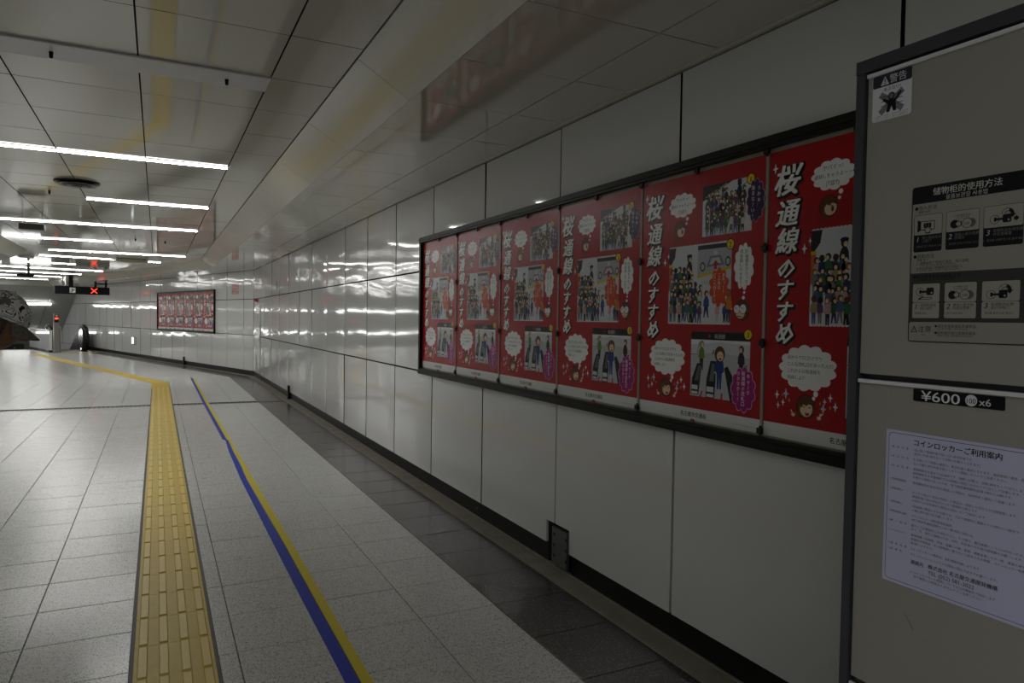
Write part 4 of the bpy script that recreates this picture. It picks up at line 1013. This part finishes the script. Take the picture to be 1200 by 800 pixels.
# ------------------------------------------------------------------ the passer-by at the left edge
def skin(name, verts, edges, radii, root=0, sub=2):
    me = bpy.data.meshes.new(name); me.from_pydata(verts, edges, [])
    o = bpy.data.objects.new(name, me); col.objects.link(o)
    md = o.modifiers.new('s', 'SKIN'); sv = me.skin_vertices[0].data
    for i, r in enumerate(radii):
        sv[i].radius = (r, r) if not isinstance(r, tuple) else r
        sv[i].use_root = (i == root)
    ms = o.modifiers.new('u', 'SUBSURF'); ms.levels = sub; ms.render_levels = sub
    dg = bpy.context.evaluated_depsgraph_get(); out = bpy.data.meshes.new_from_object(o.evaluated_get(dg))
    bpy.data.objects.remove(o); bpy.data.meshes.remove(me)
    out.polygons.foreach_set('use_smooth', [True]*len(out.polygons)); out.name = name
    return out
SKINM = mat('skin_brown', (.20, .095, .055), .5); HAIRM = mat('hair_dark', (.03, .018, .012), .5)
JACK = mat('jacket_taupe', (.16, .145, .11), .8, noise=.2, nscale=30); TROU = mat('trousers_dark', (.03, .032, .04), .85); SHOE = mat('shoe_black', (.02, .02, .02), .5)
def cap_mat():
    m = bpy.data.materials.new('cap_scribble'); m.use_nodes = True; nt = m.node_tree; b = nt.nodes['Principled BSDF']; b.inputs['Roughness'].default_value = .85
    tc = nt.nodes.new('ShaderNodeTexCoord'); wv = nt.nodes.new('ShaderNodeTexNoise'); wv.inputs['Scale'].default_value = 17; wv.inputs['Detail'].default_value = 1.2; wv.inputs['Distortion'].default_value = 1.2
    nt.links.new(tc.outputs['Object'], wv.inputs['Vector'])
    cr = nt.nodes.new('ShaderNodeValToRGB'); el = cr.color_ramp.elements; K0 = (.80, .81, .82, 1); K1 = (.012, .012, .015, 1)
    el[0].position = 0; el[0].color = K0; el[1].position = 1; el[1].color = K0; cr.color_ramp.interpolation = 'CONSTANT'
    for p_, c_ in ((.36, K1), (.385, K0), (.45, K1), (.475, K0), (.53, K1), (.555, K0), (.62, K1), (.65, K0)): e_ = el.new(p_); e_.color = c_
    nt.links.new(wv.outputs['Fac'], cr.inputs[0])
    n = nt.nodes.new('ShaderNodeTexNoise'); n.inputs['Scale'].default_value = 16; nt.links.new(tc.outputs['Object'], n.inputs['Vector'])
    r2 = nt.nodes.new('ShaderNodeValToRGB'); r2.color_ramp.elements[0].position = .56; r2.color_ramp.elements[1].position = .60; nt.links.new(n.outputs['Fac'], r2.inputs[0])
    x = nt.nodes.new('ShaderNodeMix'); x.data_type = 'RGBA'; nt.links.new(r2.outputs[0], x.inputs[0]); nt.links.new(cr.outputs[0], x.inputs[6]); x.inputs[7].default_value = (.16, .15, .125, 1)
    nt.links.new(x.outputs[2], b.inputs['Base Color'])
    return m
CAPM = cap_mat(); BRIMM = mat('brim_taupe', (.17, .155, .125), .85, noise=.5, nscale=70)
ax = Vector((.9855, .17, 0)); ay = Vector((-.17, .9855, 0)); HC = Vector((-.556, 3.36, 1.362))
PO = HC-ax*.20; PO.z = 0
PM = Matrix(((ax.x, ay.x, 0, PO.x), (ax.y, ay.y, 0, PO.y), (0, 0, 1, 0), (0, 0, 0, 1)))
pr = tag(empty('person', PM), 'person at the left edge in a patterned cap and taupe jacket, head bowed', 'person')
V = []; E_ = []; Rr = []
def vadd(p, r, parent=None):
    V.append(p); Rr.append(r)
    if parent is not None: E_.append((parent, len(V)-1))
    return len(V)-1
def chain(parent, pts):
    for p, r in pts: parent = vadd(p, r, parent)
    return parent
pel = vadd((-.02, 0, .84), .105); wst = vadd((0, 0, .98), .095, pel); chs = vadd((.04, 0, 1.12), .115, wst); nk = vadd((.09, 0, 1.225), .05, chs); vadd((.14, 0, 1.30), .05, nk)
arm = {}
for sgn in (-1, 1):
    sh = vadd((.05, sgn*.165, 1.175), .05, chs)
    el = vadd((-.02, sgn*.215, .915), .040, sh) if sgn < 0 else vadd((-.02, .215, .94), .040, sh)
    fx = (.075, sgn*.175, .885) if sgn < 0 else (.03, .15, .98)
    wr_ = vadd(fx, .026, el); pm = vadd((fx[0]+.05, fx[1]-sgn*.01, fx[2]+.005), .030, wr_)
    for k in range(4):
        oz = (k-1.5)*.017; ln = (.030, .036, .034, .026)[k]
        chain(pm, [((fx[0]+.075, fx[1]-sgn*.012, fx[2]-oz), .0095), ((fx[0]+.085+ln*.6, fx[1]-sgn*.020, fx[2]-oz-.006), .0085), ((fx[0]+.085+ln, fx[1]-sgn*.04, fx[2]-oz-.012), .0075)])
    chain(wr_, [((fx[0]+.03, fx[1]-sgn*.03, fx[2]+.025), .0105), ((fx[0]+.06, fx[1]-sgn*.045, fx[2]+.035), .009)])
    hp = vadd((-.02, sgn*.085, .80), .085, pel); kx = .05 if sgn < 0 else -.06
    kn_ = vadd((kx, sgn*.09, .45), .056, hp); an = vadd((kx*1.4-.03, sgn*.09, .085), .038, kn_); vadd((kx*1.4+.09, sgn*.10, .035), .032, an)
body = skin('body', V, E_, Rr)
body.materials.append(SKINM)
# head: shaped ellipsoid with nose, ears, brow and chin, joined into the body mesh
F = Vector((.90, 0, -.43)).normalized(); U = Vector((.43, 0, .90)).normalized(); Y = Vector((0, 1, 0)); C = Vector((.20, 0, 1.360))
hb = MB()
def hp_(f, y, u): return C+F*f+Y*y+U*u
vs = []; nu, nv = 20, 14
for j in range(nv+1):
    t = math.pi*j/nv
    for i in range(nu):
        a = 2*math.pi*i/nu; f = math.sin(t)*math.cos(a); y = math.sin(t)*math.sin(a); u = math.cos(t)
        low = max(0, -u); k = 1-.32*low*low
        x = .092*f*(1-.12*low if f < 0 else 1-.05*low)
        if f > .6 and -.25 < u < .12: x += .012*(1-abs(y)*3 if abs(y) < .33 else 0)
        vs.append(hp_(x, .074*y*k, .115*u))
hb.add(vs, [(j*nu+i, (j+1)*nu+i, (j+1)*nu+(i+1) % nu, j*nu+(i+1) % nu) for j in range(nv) for i in range(nu)], SKINM, True)
hb.add([hp_(.088, -.014, -.03), hp_(.088, .014, -.03), hp_(.118, 0, -.026), hp_(.09, 0, .018), hp_(.092, 0, -.036)], [(0, 2, 3), (2, 1, 3), (0, 4, 2), (4, 1, 2)], SKINM, True)
for sg in (-1, 1): hb.ball(hp_(-.005, sg*.074, -.015), .022, SKINM, 1.4)
hm = hb.mesh('h'); bmx = bmesh.new(); bmx.from_mesh(body); bmx.from_mesh(hm); bmx.to_mesh(body); bmx.free()
link('body', body, pr)
e = MB()
for sg in (-1, 1): e.ball(hp_(.078, sg*.028, .0), .011, mat('eye_white', (.5, .5, .48), .2), nu=10, nv=7); e.ball(hp_(.0865, sg*.028, -.001), .005, BLACK, nu=8, nv=6)
e.build('eyes', pr)
e = MB(); e.add([hp_(.086, -.022, -.066), hp_(.086, .022, -.066), hp_(.092, .0, -.073), hp_(.093, 0, -.062)], [(0, 2, 3), (2, 1, 3)], mat('lips', (.18, .06, .05), .4)); e.build('mouth', pr)
def dome(rf, ry, ru, ulo, fn=None):
    vs = []; fs = []; n, mm = 28, 9
    for j in range(mm+1):
        t = j/mm*(math.pi/2)+0*j
        for i in range(n):
            a = 2*math.pi*i/n; st_ = math.sin(t); u = math.cos(t)
            vs.append(hp_(rf*st_*math.cos(a)-.006, ry*st_*math.sin(a), ulo+ru*u))
    for j in range(mm):
        for i in range(n): fs.append((j*n+i, (j+1)*n+i, (j+1)*n+(i+1) % n, j*n+(i+1) % n))
    return vs, fs
cp = MB(); cp.add(*dome(.105, .088, .108, .022), CAPM, True); 
vs, fs = dome(.101, .084, .100, .022); cp.add(vs, [f[::-1] for f in fs], CAPM, True)
cap = cp.build('cap', pr)
m = MB(); m.ball(hp_(-.006, 0, .131), .009, CAPM, .6, 10, 6); m.build('button', cap)
m = MB(); n = 16; top = []; bot = []
for i in range(n+1):
    a = math.radians(-62+124*i/n)
    for (rr, uu) in ((.094, .024), (.170, -.002)):
        rf = rr*math.cos(a)-.006+(.0 if rr < .1 else -.012); yy = (rr if rr < .1 else .108)*math.sin(a)*.86
        dz = -.034*math.sin(a)**2 if rr > .1 else 0
        top.append(hp_(rf, yy, uu+dz)); bot.append(hp_(rf, yy, uu+dz-.005))
b = len(top)
m.add(top+bot, [(2*i, 2*i+1, 2*i+3, 2*i+2) for i in range(n)]+[(b+2*i+2, b+2*i+3, b+2*i+1, b+2*i) for i in range(n)]+[(2*i+1, b+2*i+1, b+2*i+3, 2*i+3) for i in range(n)], BRIMM, True)
m.build('brim', cap)
hr = MB(); vs, fs = dome(.088, .079, .06, -.05); 
hv = []
for j in range(7):
    for i in range(15):
        a = math.radians(75+210*i/14); u = .03-.105*j/6; k = math.cos(u*6)
        hv.append(hp_(.098*math.cos(a)*k, .081*math.sin(a)*k, u))
hr.add(hv, [(j*15+i, (j+1)*15+i, (j+1)*15+i+1, j*15+i+1) for j in range(6) for i in range(14)], HAIRM, True); hr.build('hair', pr)
# clothing
def grow(name, pts, edges, rad, m):
    me = skin(name, pts, edges, rad); me.materials.append(m); link(name, me, pr)
jp = [(-.01, 0, .83), (0, 0, .98), (.04, 0, 1.12), (.075, 0, 1.20), (.10, 0, 1.235)]; je = [(0, 1), (1, 2), (2, 3), (3, 4)]; jr = [.132, .118, .130, .085, .062]
for sg in (-1, 1):
    k = len(jp); jp += [(.05, sg*.165, 1.175), ((-.02, sg*.215, .915) if sg < 0 else (-.02, .215, .94)), ((.06, sg*.18, .89) if sg < 0 else (.02, .155, .975))]
    je += [(2, k), (k, k+1), (k+1, k+2)]; jr += [.064, .054, .040]
grow('jacket', jp, je, jr, JACK)
tpnts = [(0, 0, .94), (-.01, 0, .86)]; te = [(0, 1)]; tr_ = [.105, .112]
for sg in (-1, 1):
    kx = .05 if sg < 0 else -.06; k = len(tpnts)
    tpnts += [(-.01, sg*.080, .76), (kx, sg*.09, .45), (kx*1.4-.03, sg*.09, .10)]; te += [(1, k), (k, k+1), (k+1, k+2)]; tr_ += [.095, .070, .058]
grow('trousers', tpnts, te, tr_, TROU)
for sg in (-1, 1):
    kx = .05 if sg < 0 else -.06; x = kx*1.4-.03
    me = skin('shoe', [(x-.05, sg*.09, .045), (x+.03, sg*.095, .045), (x+.15, sg*.105, .036)], [(0, 1), (1, 2)], [.045, .046, .036]); me.materials.append(SHOE)
    for v in me.vertices: v.co.z = max(v.co.z, .001)
    link('shoe', me, pr)
